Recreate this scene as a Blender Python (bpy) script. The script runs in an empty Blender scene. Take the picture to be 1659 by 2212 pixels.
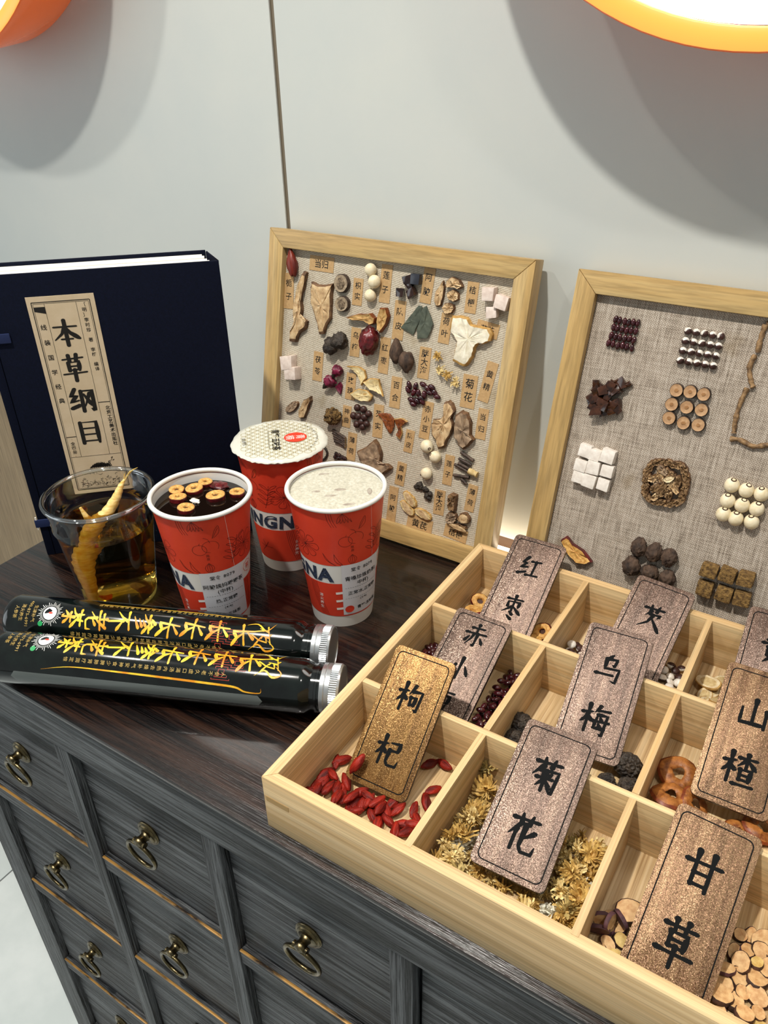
import bpy, bmesh, math, random
from mathutils import Vector, Matrix, noise
R = random.Random(7)
PI = math.pi
SC = bpy.context.scene
COL = SC.collection
TOP = 0.80                       # height of the cabinet top above the floor

# ------------------------------------------------------------------ camera
F, PX, PY = 1700.5, 829.5, 1106.0
_p, _y, _r = (math.radians(a) for a in (31.325, 32.783, 1.259))
CAMR = Matrix.Rotation(_y, 3, 'Z') @ Matrix.Rotation(-_p, 3, 'X') @ Matrix.Rotation(_r, 3, 'Y')
CAMP = Vector((0, 0, 0.4727 + TOP))
cam = bpy.data.cameras.new('camera')
cam.sensor_fit = 'VERTICAL'; cam.sensor_height = 24.0; cam.lens = F / 2212 * 24.0
cam.clip_start = 0.01; cam.clip_end = 50
camo = bpy.data.objects.new('camera', cam); COL.objects.link(camo)
_m = (CAMR @ Matrix(((1, 0, 0), (0, 0, -1), (0, 1, 0)))).to_4x4()
_m.translation = CAMP
camo.matrix_world = _m
SC.camera = camo

# ------------------------------------------------------------------ world, lights, exposure
w = bpy.data.worlds.new('world'); SC.world = w; w.use_nodes = True
bg = w.node_tree.nodes['Background']
bg.inputs[0].default_value = (0.93, 1.0, 0.99, 1); bg.inputs[1].default_value = 0.31
SC.view_settings.view_transform = 'Standard'; SC.view_settings.look = 'None'
SC.view_settings.exposure = 0.0; SC.view_settings.gamma = 1.0
SC.view_settings.use_curve_mapping = False

def spot(name, loc, target, power, col, size=60, blend=.6, rad=.03):
    l = bpy.data.lights.new(name, 'SPOT'); l.energy = power; l.color = col
    l.spot_size = math.radians(size); l.spot_blend = blend; l.shadow_soft_size = rad
    o = bpy.data.objects.new(name, l); COL.objects.link(o)
    o.location = Vector(loc) + Vector((0, 0, TOP))
    d = Vector(target) + Vector((0, 0, TOP)) - o.location
    o.rotation_euler = d.to_track_quat('-Z', 'Y').to_euler()
for nm, x, e in (('ceiling_spotlight', -1.2, 44), ('ceiling_spotlight', -0.42, 118), ('ceiling_spotlight', 0.5, 24)):
    spot(nm, (x, -0.15, 1.75), (x * .6 - .05, 0.30, 0.0), e, (1.0, .96, .88), 76, 1.0)
ar = bpy.data.lights.new('shop_window', 'AREA'); ar.energy = 16; ar.color = (.9, .96, 1.0)
ar.shape = 'RECTANGLE'; ar.size = 1.6; ar.size_y = 1.6
aro = bpy.data.objects.new('shop_window', ar); COL.objects.link(aro)
aro.location = (-2.6, -1.3, TOP + .5)
aro.rotation_euler = (Vector((-.4, .3, TOP - .1)) - aro.location).to_track_quat('-Z', 'Y').to_euler()

# ------------------------------------------------------------------ pixel helpers (1659 x 2212 frame)
def ray(x, y):
    return CAMR @ Vector(((x - PX) / F, 1.0, -(y - PY) / F))
def onz(x, y, z=0.0):
    d = ray(x, y); t = (z + TOP - CAMP.z) / d.z
    return CAMP + d * t - Vector((0, 0, TOP))
def onplane(M, x, y, zl=0.0):
    I = M.inverted(); o = I @ CAMP; d = I.to_3x3() @ ray(x, y)
    t = (zl - o.z) / d.z
    return o + d * t

# ------------------------------------------------------------------ materials
def lin(c):
    if isinstance(c, str):
        c = [int(c[i:i + 2], 16) / 255 for i in (0, 2, 4)]
        c = [v / 12.92 if v < .04045 else ((v + .055) / 1.055) ** 2.4 for v in c]
    return (*c[:3], 1)
class NT:
    def __init__(s, name):
        s.m = bpy.data.materials.new(name); s.m.use_nodes = True; s.t = s.m.node_tree; s.t.nodes.clear()
        s.out = s.n('OutputMaterial'); s.co = s.n('TexCoord')
    def n(s, typ, **kw):
        nd = s.t.nodes.new('ShaderNode' + typ)
        for k, v in kw.items(): setattr(nd, k, v)
        return nd
    def l(s, a, b): s.t.links.new(a, b)
    def mapping(s, sc=(1, 1, 1), rnd=True, rot=(0, 0, 0), coord='Object'):
        mp = s.n('Mapping'); mp.inputs['Scale'].default_value = sc; mp.inputs['Rotation'].default_value = rot
        s.l(s.co.outputs[coord], mp.inputs['Vector'])
        if rnd:
            oi = s.n('ObjectInfo'); mu = s.n('VectorMath', operation='SCALE'); mu.inputs[0].default_value = (37.1, 19.7, 53.3)
            s.l(oi.outputs['Random'], mu.inputs['Scale']); s.l(mu.outputs[0], mp.inputs['Location'])
        return mp.outputs[0]
    def noise(s, vec, scale, detail=4, rough=.55, dist=0):
        nd = s.n('TexNoise'); nd.inputs['Scale'].default_value = scale; nd.inputs['Detail'].default_value = detail
        nd.inputs['Roughness'].default_value = rough; nd.inputs['Distortion'].default_value = dist
        s.l(vec, nd.inputs['Vector']); return nd.outputs['Fac']
    def ramp(s, fac, stops):
        r = s.n('ValToRGB'); e = r.color_ramp.elements
        while len(e) < len(stops): e.new(.5)
        for el, (p, c) in zip(e, stops): el.position = p; el.color = lin(c)
        s.l(fac, r.inputs[0]); return r.outputs['Color']
    def mix(s, fac, a, b, mode='MIX'):
        x = s.n('MixRGB', blend_type=mode)
        for i, v in ((0, fac), (1, a), (2, b)):
            if hasattr(v, 'links'): s.l(v, x.inputs[i])
            elif i == 0: x.inputs[0].default_value = v
            else: x.inputs[i].default_value = lin(v)
        return x.outputs[0]
    def math(s, op, a, b=0.0):
        x = s.n('Math', operation=op)
        for i, v in ((0, a), (1, b)):
            if hasattr(v, 'links'): s.l(v, x.inputs[i])
            else: x.inputs[i].default_value = v
        return x.outputs[0]
    def bsdf(s, col, rough=.5, metal=0, spec=.5, bump=None, bstr=.3, bdist=.001, coat=0, trans=0, ior=1.45, sub=0, emis=None, estr=0, normal=None, sheen=0):
        b = s.n('BsdfPrincipled')
        def put(k, v):
            if hasattr(v, 'links'): s.l(v, b.inputs[k])
            else: b.inputs[k].default_value = v
        put('Base Color', col if hasattr(col, 'links') else lin(col)); put('Roughness', rough); put('Metallic', metal)
        put('Specular IOR Level', spec); put('Coat Weight', coat); put('Transmission Weight', trans); put('IOR', ior)
        put('Coat Roughness', .08); put('Sheen Weight', sheen)
        if sub: put('Subsurface Weight', sub); put('Subsurface Radius', (.004, .002, .001)); put('Subsurface Scale', 1.0)
        if emis is not None: put('Emission Color', lin(emis)); put('Emission Strength', estr)
        if bump is not None:
            bp = s.n('Bump'); bp.inputs['Strength'].default_value = bstr; bp.inputs['Distance'].default_value = bdist
            s.l(bump, bp.inputs['Height']); s.l(bp.outputs[0], b.inputs['Normal'])
        if normal is not None: s.l(normal, b.inputs['Normal'])
        s.l(b.outputs[0], s.out.inputs[0]); s.b = b; return s.m

def plain(name, c, rough=.5, **k): return NT(name).bsdf(c, rough, **k)
def mottled(name, c1, c2, scale=300, rough=.6, bstr=.3, bdist=.0006, detail=5, stretch=(1, 1, 1), lo=.35, hi=.65, c3=None, **k):
    t = NT(name); v = t.mapping(stretch); n = t.noise(v, scale, detail, .6)
    st = [(lo, c1), (hi, c2)] if c3 is None else [(lo, c1), ((lo + hi) / 2, c3), (hi, c2)]
    return t.bsdf(t.ramp(n, st), rough, bump=n, bstr=bstr, bdist=bdist, **k)
def wood(name, c1, c2, c3, axis='x', fine=900, broad=60, stretch=.03, rough=.5, bstr=.12, bdist=.0004, lo=.3, hi=.7, coat=0, spec=.5, rnd=True, wave=0):
    t = NT(name); sc = [1, 1, 1]; sc['xyz'.index(axis)] = stretch
    v = t.mapping(tuple(sc), rnd)
    a = t.noise(v, broad, 4, .55, .4); b = t.noise(v, fine, 3, .6)
    ca = t.ramp(a, [(lo, c1), (.5, c2), (hi, c3)])
    col = t.mix(.5, ca, t.ramp(b, [(.3, (.35, .35, .35)), (.6, (1, 1, 1))]), 'MULTIPLY')
    return t.bsdf(col, rough, bump=b, bstr=bstr, bdist=bdist, coat=coat, spec=spec)

M = {}
# bamboo, two layers of grain, per axis
for ax in 'xyz':
    M['bamboo_' + ax] = wood('bamboo_' + ax, 'c69f68', 'd9b684', 'e6c998', ax, 700, 130, .012, .42, .06, .0002)
def _bfloor():
    t = NT('bamboo_floor'); v = t.mapping((1, .012, 1), False)
    a = t.noise(v, 190, 4, .6); b = t.noise(v, 800, 3, .6)
    c = t.mix(.55, t.ramp(a, [(.3, 'b8986a'), (.5, 'd0b286'), (.68, 'dfc8a0')]), t.ramp(b, [(.32, 'a88a60'), (.55, 'ffffff')]), 'MULTIPLY')
    return t.bsdf(c, .5, bump=b, bstr=.15, bdist=.0003)
M['bamboo_floor'] = _bfloor()
M['bamboo_joint'] = plain('bamboo_joint', 'a98753', .6)
for ax in 'xy':
    M['oak_' + ax] = wood('oak_' + ax, 'b0905a', 'bf9f68', 'c9ad78', ax, 420, 45, .06, .35, .05, .0002, .36, .64)
def _cab(name, ax, dark, mid, light, rough, coat, fine, bstr):
    t = NT(name); sc = [1, 1, 1]; sc['xyz'.index(ax)] = .028; v = t.mapping(tuple(sc))
    warp = t.noise(v, 9, 2, .5); wv = t.n('VectorMath', operation='ADD')
    sep = t.n('CombineXYZ'); t.l(t.math('MULTIPLY', warp, .09), sep.inputs[1]); t.l(t.math('MULTIPLY', warp, .09), sep.inputs[2])
    t.l(v, wv.inputs[0]); t.l(sep.outputs[0], wv.inputs[1])
    a = t.noise(wv.outputs[0], 130, 6, .75); b = t.noise(wv.outputs[0], fine, 3, .65)
    pores = t.ramp(b, [(.40, (0, 0, 0)), (.50, (1, 1, 1))])
    rings = t.ramp(a, [(.43, dark), (.475, mid), (.62, light)])
    col = t.mix(1.0, rings, t.mix(.75, (1, 1, 1), pores), 'MULTIPLY')
    h = t.math('ADD', t.math('MULTIPLY', a, 2.4), b)
    return t.bsdf(col, rough, bump=h, bstr=bstr, bdist=.0012, coat=coat)
M['cab_top'] = _cab('cabinet_top_wood', 'x', '090404', '1a0e0a', '301d14', .24, .35, 420, .32)
for ax in 'xz':
    M['cab_' + ax] = _cab('cabinet_wood_' + ax, ax, '08080a', '3a3b3e', '606365', .5, 0, 520, .8)
M['cab_in'] = plain('cabinet_gap_shade', '060606', .8)  # near-black carcass colour paints in the shade seen through the drawer gaps
M['gold'] = mottled('worn_gold', 'a37a3e', '20150c', 120, .4, .2, metal=.35, stretch=(.25, 1, 1), lo=.46, hi=.64)
M['brass'] = mottled('aged_brass', '4a4334', '77694a', 180, .28, .05, metal=1.0)
M['wall'] = mottled('wall_paint', 'c4c9c6', 'cacdc8', 6, .55, .02, .0002)
M['wall_base'] = wood('wall_veneer', '9a8365', 'a48d6e', 'ad9677', 'z', 300, 18, .05, .5, .03, .0002)
M['seam'] = plain('seam_strip', '736653', .45, metal=.3)
M['slot'] = plain('slot_painted_shade', '4a3526', .6)  # dark brown stands in for the shade in the recess below the panels
M['tile'] = mottled('floor_tile_glaze', 'd2dad9', 'e2e8e7', 9, .25, .03, .0003)
M['grout'] = plain('grout', '77797a', .8)
M['led'] = plain('led_diffuser', 'ffffff', .4, emis=(1, .80, .56), estr=7)
M['lamp_face'] = plain('lamp_diffuser', 'ffffff', .4, emis=(1.0, .97, .90), estr=5.0)
M['lamp_ring'] = plain('lamp_ring_acrylic', 'f08028', .35, emis=(1.0, .42, .09), estr=.95)
M['lamp_side'] = plain('lamp_side_acrylic', 'd85a18', .22, emis=(1.0, .18, .02), estr=.22, coat=.3)
def _linen(name, c1, c2, c3, pitch, streak, diag=False):
    t = NT(name); v = t.mapping((1, 1, 1), False, (0, 0, math.radians(0)))
    sep = t.n('SeparateXYZ'); t.l(v, sep.inputs[0])
    wob = t.noise(v, 250, 3); k = 2 * PI / pitch
    xx = t.math('MULTIPLY', t.math('ADD', sep.outputs[0], t.math('MULTIPLY', wob, pitch * .5)), k)
    yy = t.math('MULTIPLY', t.math('ADD', sep.outputs[1], t.math('MULTIPLY', wob, pitch * .5)), k)
    if diag: yy = t.math('ADD', yy, t.math('MULTIPLY', xx, .5))
    h = t.math('MULTIPLY', t.math('SINE', xx), t.math('SINE', yy))
    h = t.math('ADD', t.math('MULTIPLY', h, .5), .5)
    vs = t.mapping((1, streak, 1), False); n = t.noise(vs, 650, 4, .75); vh = t.mapping((streak, 1, 1), False); n2 = t.noise(vh, 650, 4, .75)
    nn = t.math('ADD', t.math('MULTIPLY', n, .6), t.math('MULTIPLY', n2, .4))
    base = t.ramp(nn, [(.34, c1), (.5, c2), (.66, c3)])
    col = t.mix(t.math('MULTIPLY', h, .55), base, (.12, .10, .085), 'MULTIPLY')
    stain = t.ramp(t.noise(v, 26, 2), [(.62, (1, 1, 1)), (.75, (.72, .66, .55))])
    return t.bsdf(t.mix(1, col, stain, 'MULTIPLY'), .85, bump=t.math('SUBTRACT', 1, h), bstr=.6, bdist=.0005, sheen=.1, spec=.2)
M['linen1'] = _linen('oat_linen', 'bcae98', 'd6cab5', 'e4dbc8', .0022, .35, True)
M['linen2'] = _linen('grey_brown_linen', '75685a', 'bcae9e', 'dcd0c2', .0021, .06)
M['card'] = mottled('kraft_card', 'b08d5f', 'bd9b6d', 400, .7, .05)
M['ink'] = plain('black_ink', '17130f', .6)
def _plaque(name, c1, c2, c3, flake):
    t = NT(name); v = t.mapping((1, .06, 1))
    a = t.noise(v, 190, 5, .6, .3); base = t.ramp(a, [(.34, c1), (.5, c2), (.66, c3)])
    vo = t.n('TexVoronoi'); vo.inputs['Scale'].default_value = 2600; t.l(t.co.outputs['Object'], vo.inputs['Vector'])
    g = t.n('SeparateColor'); t.l(vo.outputs['Color'], g.inputs[0])
    fl = t.ramp(g.outputs[0], [(.70, (0, 0, 0)), (.97, (1, 1, 1))])
    col = t.mix(t.math('MULTIPLY', fl, .55), base, flake)
    nm = t.n('VectorMath', operation='SUBTRACT'); t.l(vo.outputs['Color'], nm.inputs[0]); nm.inputs[1].default_value = (.5, .5, .5)
    ns = t.n('VectorMath', operation='SCALE'); t.l(nm.outputs[0], ns.inputs[0]); ns.inputs['Scale'].default_value = .38
    ge = t.n('NewGeometry'); na = t.n('VectorMath', operation='ADD'); t.l(ge.outputs['Normal'], na.inputs[0]); t.l(ns.outputs[0], na.inputs[1])
    nn = t.n('VectorMath', operation='NORMALIZE'); t.l(na.outputs[0], nn.inputs[0])
    return t.bsdf(col, .36, metal=.55, normal=nn.outputs[0])
M['plq_gold'] = _plaque('plaque_golden_brown', '563a20', '79572f', '8c683b', 'cfa668')
M['plq_mauve'] = _plaque('plaque_grey_mauve', '4c3c34', '634f45', '745f52', 'bfaa99')
M['plq_brown'] = _plaque('plaque_warm_brown', '513925', '6d5039', '7e6247', 'c7a87c')
M['black'] = plain('engraved_black', '07090a', .7, spec=.15)
M['black_edge'] = plain('black_board_edge', '0b0908', .4)
# herbs
M['goji'] = mottled('goji_skin', '4c0a08', '9a2212', 230, .5, 1.0, .0022, 4, (1, .22, 1), spec=.3)
M['jujube'] = mottled('jujube_skin', '2c0508', '6d1519', 110, .28, .6, .0015, coat=.3)
M['flesh'] = mottled('jujube_flesh', 'b9803c', 'e2b568', 420, .6, .5, .0006)
M['hole'] = plain('jujube_core', '43220f', .6)
M['haw'] = mottled('hawthorn_flesh', '6e3814', 'b87638', 170, .45, .6, .0012)
M['haw_skin'] = mottled('hawthorn_skin', '5c2412', '8f451f', 200, .4, .5, .001)
M['plum'] = mottled('smoked_plum', '1a1410', '463c32', 150, .62, 1.0, .003, 5)
M['redbean'] = mottled('red_bean_skin', '1d0608', '46121a', 90, .18, .05, coat=.4)
M['seedwhite'] = mottled('seed_white', 'd8cfc2', 'f0ebe2', 500, .5, .2)
M['seeddark'] = mottled('seed_dark_skin', '251613', '4a2c25', 300, .45, .3)
M['petal1'] = mottled('petal_cream', 'c4a35c', 'f0dca2', 250, .6, .2)
M['petal2'] = mottled('petal_tan', 'a37c3c', 'dab668', 250, .6, .2)
M['petal3'] = mottled('petal_olive', '8d7a48', 'c9b070', 250, .6, .2)
M['petal4'] = mottled('petal_white', 'd8d2bd', 'f2eedd', 250, .6, .2)
M['lic'] = mottled('licorice_wood', 'b98a58', 'd9b481', 260, .6, .3)
M['lic2'] = mottled('licorice_yellow', 'b8924a', 'd9bd7a', 200, .6, .6)
M['bark'] = mottled('licorice_bark', '2b1d17', '57392b', 240, .7, .6)
M['barkp'] = mottled('purple_bark', '3a2228', '5c3a3e', 240, .7, .5)
M['astra'] = mottled('astragalus_face', 'cbb288', 'e6d6b2', 300, .65, .3)
M['astra_r'] = mottled('astragalus_core', 'b79a68', 'd6c08e', 300, .65, .3)
M['ang'] = mottled('angelica_face', 'a88760', 'd6bb92', 170, .65, .7, .0012, c3='c2a379')
M['ang2'] = mottled('angelica_skin', '4d3524', '7d5c3e', 170, .7, .8, .0015)
M['angd'] = mottled('dark_root_face', '77624e', 'a98f72', 150, .65, .7, .0014)
M['gard'] = mottled('gardenia_skin', '4a1512', '8a3424', 130, .4, .6, .0012, 4, (1, .2, 1))
M['lotus'] = mottled('lotus_seed', 'dccba4', 'efe3c6', 200, .45, .1)
M['lotus_tip'] = plain('lotus_tip', '4b3524', .7)
M['poria'] = mottled('poria_white', 'd9cfc4', 'efe8df', 180, .7, .4, .0008)
M['poriap'] = mottled('poria_pink', 'cdb9ac', 'e4d5ca', 180, .7, .4, .0008)
M['glue'] = mottled('donkey_glue', '180d0b', '38201a', 160, .12, .1, coat=.5)
M['glueb'] = plain('donkey_glue_slate', '2e3038', .25)
M['glue_b'] = mottled('glue_brown', '22110b', '4d2b1a', 160, .2, .2, coat=.4)
M['peel'] = mottled('tangerine_peel', '5b2c10', '8d4a1b', 340, .5, .6, .0008)
M['peel2'] = mottled('tangerine_pith', 'a9804a', 'c9a468', 300, .6, .4)
M['leaf'] = mottled('lotus_leaf', '3b4238', '585e50', 140, .6, .5, .0008)
M['whiteroot'] = mottled('white_root', 'd9cfb6', 'ece5d2', 200, .7, .5, .001)
M['rootedge'] = mottled('root_edge', '9a733c', 'c9a05c', 200, .65, .6)
M['pdh'] = mottled('sterculia_skin', '2b201a', '5a4536', 170, .8, .9, .0018, 5, (1, .5, 1))
M['rose'] = mottled('rose_petal', '3d0b1c', '8a1f44', 120, .5, .5)
M['rosestem'] = plain('rose_sepal', '2a2318', .7)
M['lily'] = mottled('lily_scale', 'c8ae74', 'e9d9ad', 140, .5, .3)
M['twig'] = mottled('mint_twig', '2a211c', '574539', 260, .6, .5, .0008, 4, (1, 1, .1))
M['pith'] = mottled('twig_pith', 'b99c62', 'd8c08c', 260, .6, .3)
M['ferm'] = mottled('medicated_leaven', '3f2c17', '8a6b3c', 260, .8, 1.0, .0025, 5)
M['cubebrown'] = mottled('leaven_cube', '4a3319', '94733f', 380, .8, 1.0, .002, 5)
M['discface'] = mottled('twig_disc_face', 'a27b56', 'c09a72', 240, .6, .3)
M['disccore'] = mottled('twig_disc_core', '8a6038', 'a97d50', 240, .6, .3)
M['discbark'] = mottled('twig_disc_bark', '2f241d', '4e4036', 240, .7, .4)
M['rootring'] = mottled('balloon_root', '5a4129', 'a3825a', 260, .65, .8, .0014)
M['zhi'] = mottled('citron_rind', '85745e', 'ad9a80', 300, .7, .5)
M['zhic'] = mottled('citron_core', '453628', '8f7c64', 420, .7, .6)
# cups and drinks
M['paper'] = plain('white_paper_cup', 'dddbd6', .45)
M['red'] = mottled('red_print', 'd23c26', 'd8422a', 40, .38, .0)
M['redlamp'] = plain('seal_red', 'd93a22', .5)
M['line'] = plain('dark_print_line', '4f1712', .5)
M['navytext'] = mottled('navy_lettering', '1b2233', '3b465c', 900, .5, .0, lo=.45, hi=.55)
M['stick'] = plain('thermal_sticker', 'd5d4da', .45)
M['whitetext'] = plain('white_print', 'efe6df', .5)
M['filmgold'] = plain('film_gold_line', 'b3a35c', .4, metal=.2)
M['film'] = mottled('sealing_film', 'cfcec2', 'dbdacf', 60, .28, .15, .0006)
M['foam'] = mottled('milk_foam', 'b2afa0', 'cfccc0', 420, .55, .5, .0006, c3='c2beac')
M['foamspot'] = mottled('foam_dimple', '96897c', 'b5ad9f', 160, .5, .1)
M['tea_dark'] = plain('red_date_tea', '120904', .05, coat=.3)
def _clear(name='clear_plastic', add=.03):
    t = NT(name); tr = t.n('BsdfTransparent'); tr.inputs[0].default_value = (.97, .98, .97, 1)
    gl = t.n('BsdfGlossy'); gl.inputs['Roughness'].default_value = .04; gl.inputs[0].default_value = (.95, .97, 1, 1)
    fr = t.n('LayerWeight'); fr.inputs[0].default_value = .28
    f = t.math('ADD', t.math('MULTIPLY', fr.outputs['Fresnel'], .75), add); mx = t.n('MixShader')
    t.l(f, mx.inputs[0]); t.l(tr.outputs[0], mx.inputs[1]); t.l(gl.outputs[0], mx.inputs[2]); t.l(mx.outputs[0], t.out.inputs[0]); return t.m
M['clear'] = _clear(); M['clear_rim'] = _clear('clear_plastic_rim', .22)
M['tea'] = plain('ginseng_tea', (.78, .52, .10), .0, trans=1.0, ior=1.2, spec=.4)
M['ginseng'] = mottled('ginseng_skin', 'e0b050', 'f6dc98', 120, .45, .4, .0008, 4, (1, 1, 4), sub=.2)
M['bottle'] = mottled('dark_green_bottle', '040706', '0d1512', 60, .12, .02, coat=.5, lo=.4, hi=.7)
M['window'] = mottled('bottle_window', '4a504e', '6a706e', 40, .25, .02, coat=.4, stretch=(1, 1, .1))
M['alu'] = plain('brushed_aluminium', 'c9ccce', .3, metal=.9)
M['goldprint'] = mottled('gold_print', 'd98a1e', 'f4cf3a', 45, .4, .0, lo=.4, hi=.6)
M['goldsmall'] = plain('small_gold_print', 'b89a52', .5)
M['sealline'] = plain('red_seal_outline', '9c3020', .5)
M['green'] = plain('green_mark', '1f9a55', .5)
M['white'] = plain('white_print_patch', 'ecece8', .5)
M['navy'] = mottled('navy_bookcloth', '050a1a', '080e22', 700, .8, .2, .0003, spec=.15)
M['strap'] = plain('navy_strap', '14224a', .6)
M['bone'] = plain('bone_toggle', 'e6e2d6', .4)
M['pages'] = mottled('page_edges', 'd9d6cc', 'f2efe6', 500, .8, .3, .0004, 3, (.02, 1, 1))
M['titlepaper'] = mottled('title_slip_paper', 'cbb594', 'd3be9f', 60, .7, .05)

# ------------------------------------------------------------------ mesh builder
def cr(pts, n=5):
    """Catmull-Rom through tuples of any length"""
    if len(pts) < 3:
        a, b = pts[0], pts[-1]
        return [tuple(x + (y - x) * i / n for x, y in zip(a, b)) for i in range(n + 1)]
    P = [pts[0]] + list(pts) + [pts[-1]]; out = []
    for i in range(1, len(P) - 2):
        for k in range(n):
            t = k / n
            out.append(tuple(.5 * (2 * b + (c - a) * t + (2 * a - 5 * b + 4 * c - d) * t * t + (3 * b - a - 3 * c + d) * t ** 3)
                             for a, b, c, d in zip(P[i - 1], P[i], P[i + 1], P[i + 2])))
    out.append(tuple(P[-2])); return out
class MB:
    def __init__(s): s.v = []; s.f = []; s.m = []
    def add(s, vs, fs, mi=0):
        o = len(s.v); s.v += [tuple(v) for v in vs]; s.f += [tuple(i + o for i in f) for f in fs]; s.m += [mi] * len(fs); return s
    def box(s, c, d, T=None, mi=0, jit=0):
        vs = [Vector((c[0] + sx * d[0] / 2 + R.uniform(-jit, jit), c[1] + sy * d[1] / 2 + R.uniform(-jit, jit), c[2] + sz * d[2] / 2 + R.uniform(-jit, jit))) for sz in (-1, 1) for sy in (-1, 1) for sx in (-1, 1)]
        if T: vs = [T @ v for v in vs]
        return s.add(vs, [(0, 2, 3, 1), (4, 5, 7, 6), (0, 1, 5, 4), (2, 6, 7, 3), (0, 4, 6, 2), (1, 3, 7, 5)], mi)
    def box2(s, a, b, mi=0):
        return s.box([(x + y) / 2 for x, y in zip(a, b)], [abs(y - x) for x, y in zip(a, b)], None, mi)
    def lathe(s, prof, n=48, mi=0, close=False, T=None):
        vs = [Vector((r * math.cos(2 * PI * i / n), r * math.sin(2 * PI * i / n), z)) for r, z in prof for i in range(n)]
        if T: vs = [T @ v for v in vs]
        k = len(prof); fs = [(j * n + i, j * n + (i + 1) % n, (j + 1) * n + (i + 1) % n, (j + 1) * n + i) for j in range(k - 1) for i in range(n)]
        if close: fs += [((k - 1) * n + i, (k - 1) * n + (i + 1) % n, (i + 1) % n, i) for i in range(n)]
        return s.add(vs, fs, mi)
    def disc(s, c, r, n=32, mi=0, flip=False):
        vs = [(c[0] + r * math.cos(2 * PI * i / n), c[1] + r * math.sin(2 * PI * i / n), c[2]) for i in range(n)]
        return s.add(vs, [tuple(range(n)) if not flip else tuple(reversed(range(n)))], mi)
    def tube(s, pts, rad, n=8, mi=0, caps=True, mcap=None):
        P = [Vector(p) for p in pts]; vs = []; up = None
        for i, p in enumerate(P):
            d = (P[min(i + 1, len(P) - 1)] - P[max(i - 1, 0)])
            d = d.normalized() if d.length > 0 else Vector((0, 0, 1))
            if up is None: up = d.orthogonal().normalized()
            a = (up - d * up.dot(d)).normalized(); b = d.cross(a); up = a
            r = rad[i] if isinstance(rad, (list, tuple)) else rad
            vs += [p + (a * math.cos(2 * PI * k / n) + b * math.sin(2 * PI * k / n)) * r for k in range(n)]
        fs = [(j * n + k, j * n + (k + 1) % n, (j + 1) * n + (k + 1) % n, (j + 1) * n + k) for j in range(len(P) - 1) for k in range(n)]
        s.add(vs, fs, mi)
        if caps:
            o = len(s.v) - len(vs); e = o + (len(P) - 1) * n
            s.f += [tuple(o + k for k in reversed(range(n))), tuple(e + k for k in range(n))]; s.m += [mi if mcap is None else mcap] * 2
        return s
    def torus(s, c, Rr, r, T=None, n=40, m=8, mi=0, arc=2 * PI):
        full = arc >= 2 * PI - 1e-6; vs = []; k = n if full else n + 1
        for i in range(k):
            a = arc * i / n
            for j in range(m):
                b = 2 * PI * j / m; q = Vector(((Rr + r * math.cos(b)) * math.cos(a), (Rr + r * math.cos(b)) * math.sin(a), r * math.sin(b)))
                vs.append(Vector(c) + (T @ q if T else q))
        fs = [(i * m + j, ((i + 1) % k) * m + j, ((i + 1) % k) * m + (j + 1) % m, i * m + (j + 1) % m) for i in range(n) for j in range(m)]
        return s.add(vs, fs, mi)
    def prism(s, out, z0, z1, mi=0, side=None):
        n = len(out); s.add([(x, y, z0) for x, y in out] + [(x, y, z1) for x, y in out], [tuple(reversed(range(n))), tuple(range(n, 2 * n))], mi)
        o = len(s.v) - 2 * n; s.f += [(o + i, o + (i + 1) % n, o + n + (i + 1) % n, o + n + i) for i in range(n)]; s.m += [mi if side is None else side] * n; return s
    def ico(s, rad, sub=2, amp=0, freq=1, seed=0, T=None, mi=0, shape=None, rid=0):
        bm = bmesh.new(); bmesh.ops.create_icosphere(bm, subdivisions=sub, radius=1); vs = []
        for v in bm.verts:
            q = v.co.copy(); k = 1.0
            if amp:
                p = q * freq + Vector((seed * 3.1, seed * 1.7, seed * .9)); k += amp * noise.noise(p) + amp * .5 * noise.noise(p * 2.3)
                if rid: k -= rid * (1 - abs(noise.noise(p * 1.6))) ** 4
            if shape: q = shape(q)
            q = Vector((q.x * rad[0], q.y * rad[1], q.z * rad[2])) * k
            vs.append(T @ q if T else q)
        fs = [tuple(v.index for v in f.verts) for f in bm.faces]; bm.free()
        return s.add(vs, fs, mi)
    def slab(s, out, z0, th, seed=0, bump=.0006, jit=0, rim=None, face=0, dens=2, curl=0):
        """an irregular slice: outline (x,y), back at z0, raised uneven face"""
        rr = random.Random(seed); o = []
        for i, (x, y) in enumerate(out):
            x2, y2 = out[(i + 1) % len(out)]
            for k in range(dens):
                t = k / dens; o.append((x + (x2 - x) * t + rr.uniform(-jit, jit), y + (y2 - y) * t + rr.uniform(-jit, jit)))
        n = len(o); cx = sum(p[0] for p in o) / n; cy = sum(p[1] for p in o) / n; rim = face if rim is None else rim
        mx = max(math.hypot(p[0] - cx, p[1] - cy) for p in o) or 1
        def ring(k, z, b): return [(cx + (x - cx) * k, cy + (y - cy) * k, z + rr.uniform(-b, b) + curl * (math.hypot(x - cx, y - cy) * k / mx) ** 2) for x, y in o]
        rings = [ring(1, z0, 0), ring(1.0, z0 + th * .7, bump * .3), ring(.9, z0 + th, bump * .6), ring(.6, z0 + th * .9, bump), ring(.3, z0 + th * .95, bump)]
        o0 = len(s.v)
        for r in rings: s.v += r
        s.v.append((cx, cy, z0 + th * .95))
        for j in range(4):
            for i in range(n):
                s.f.append((o0 + j * n + i, o0 + j * n + (i + 1) % n, o0 + (j + 1) * n + (i + 1) % n, o0 + (j + 1) * n + i)); s.m.append(rim if j < 2 else face)
        for i in range(n): s.f.append((o0 + 4 * n + i, o0 + 4 * n + (i + 1) % n, o0 + 5 * n)); s.m.append(face)
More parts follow.
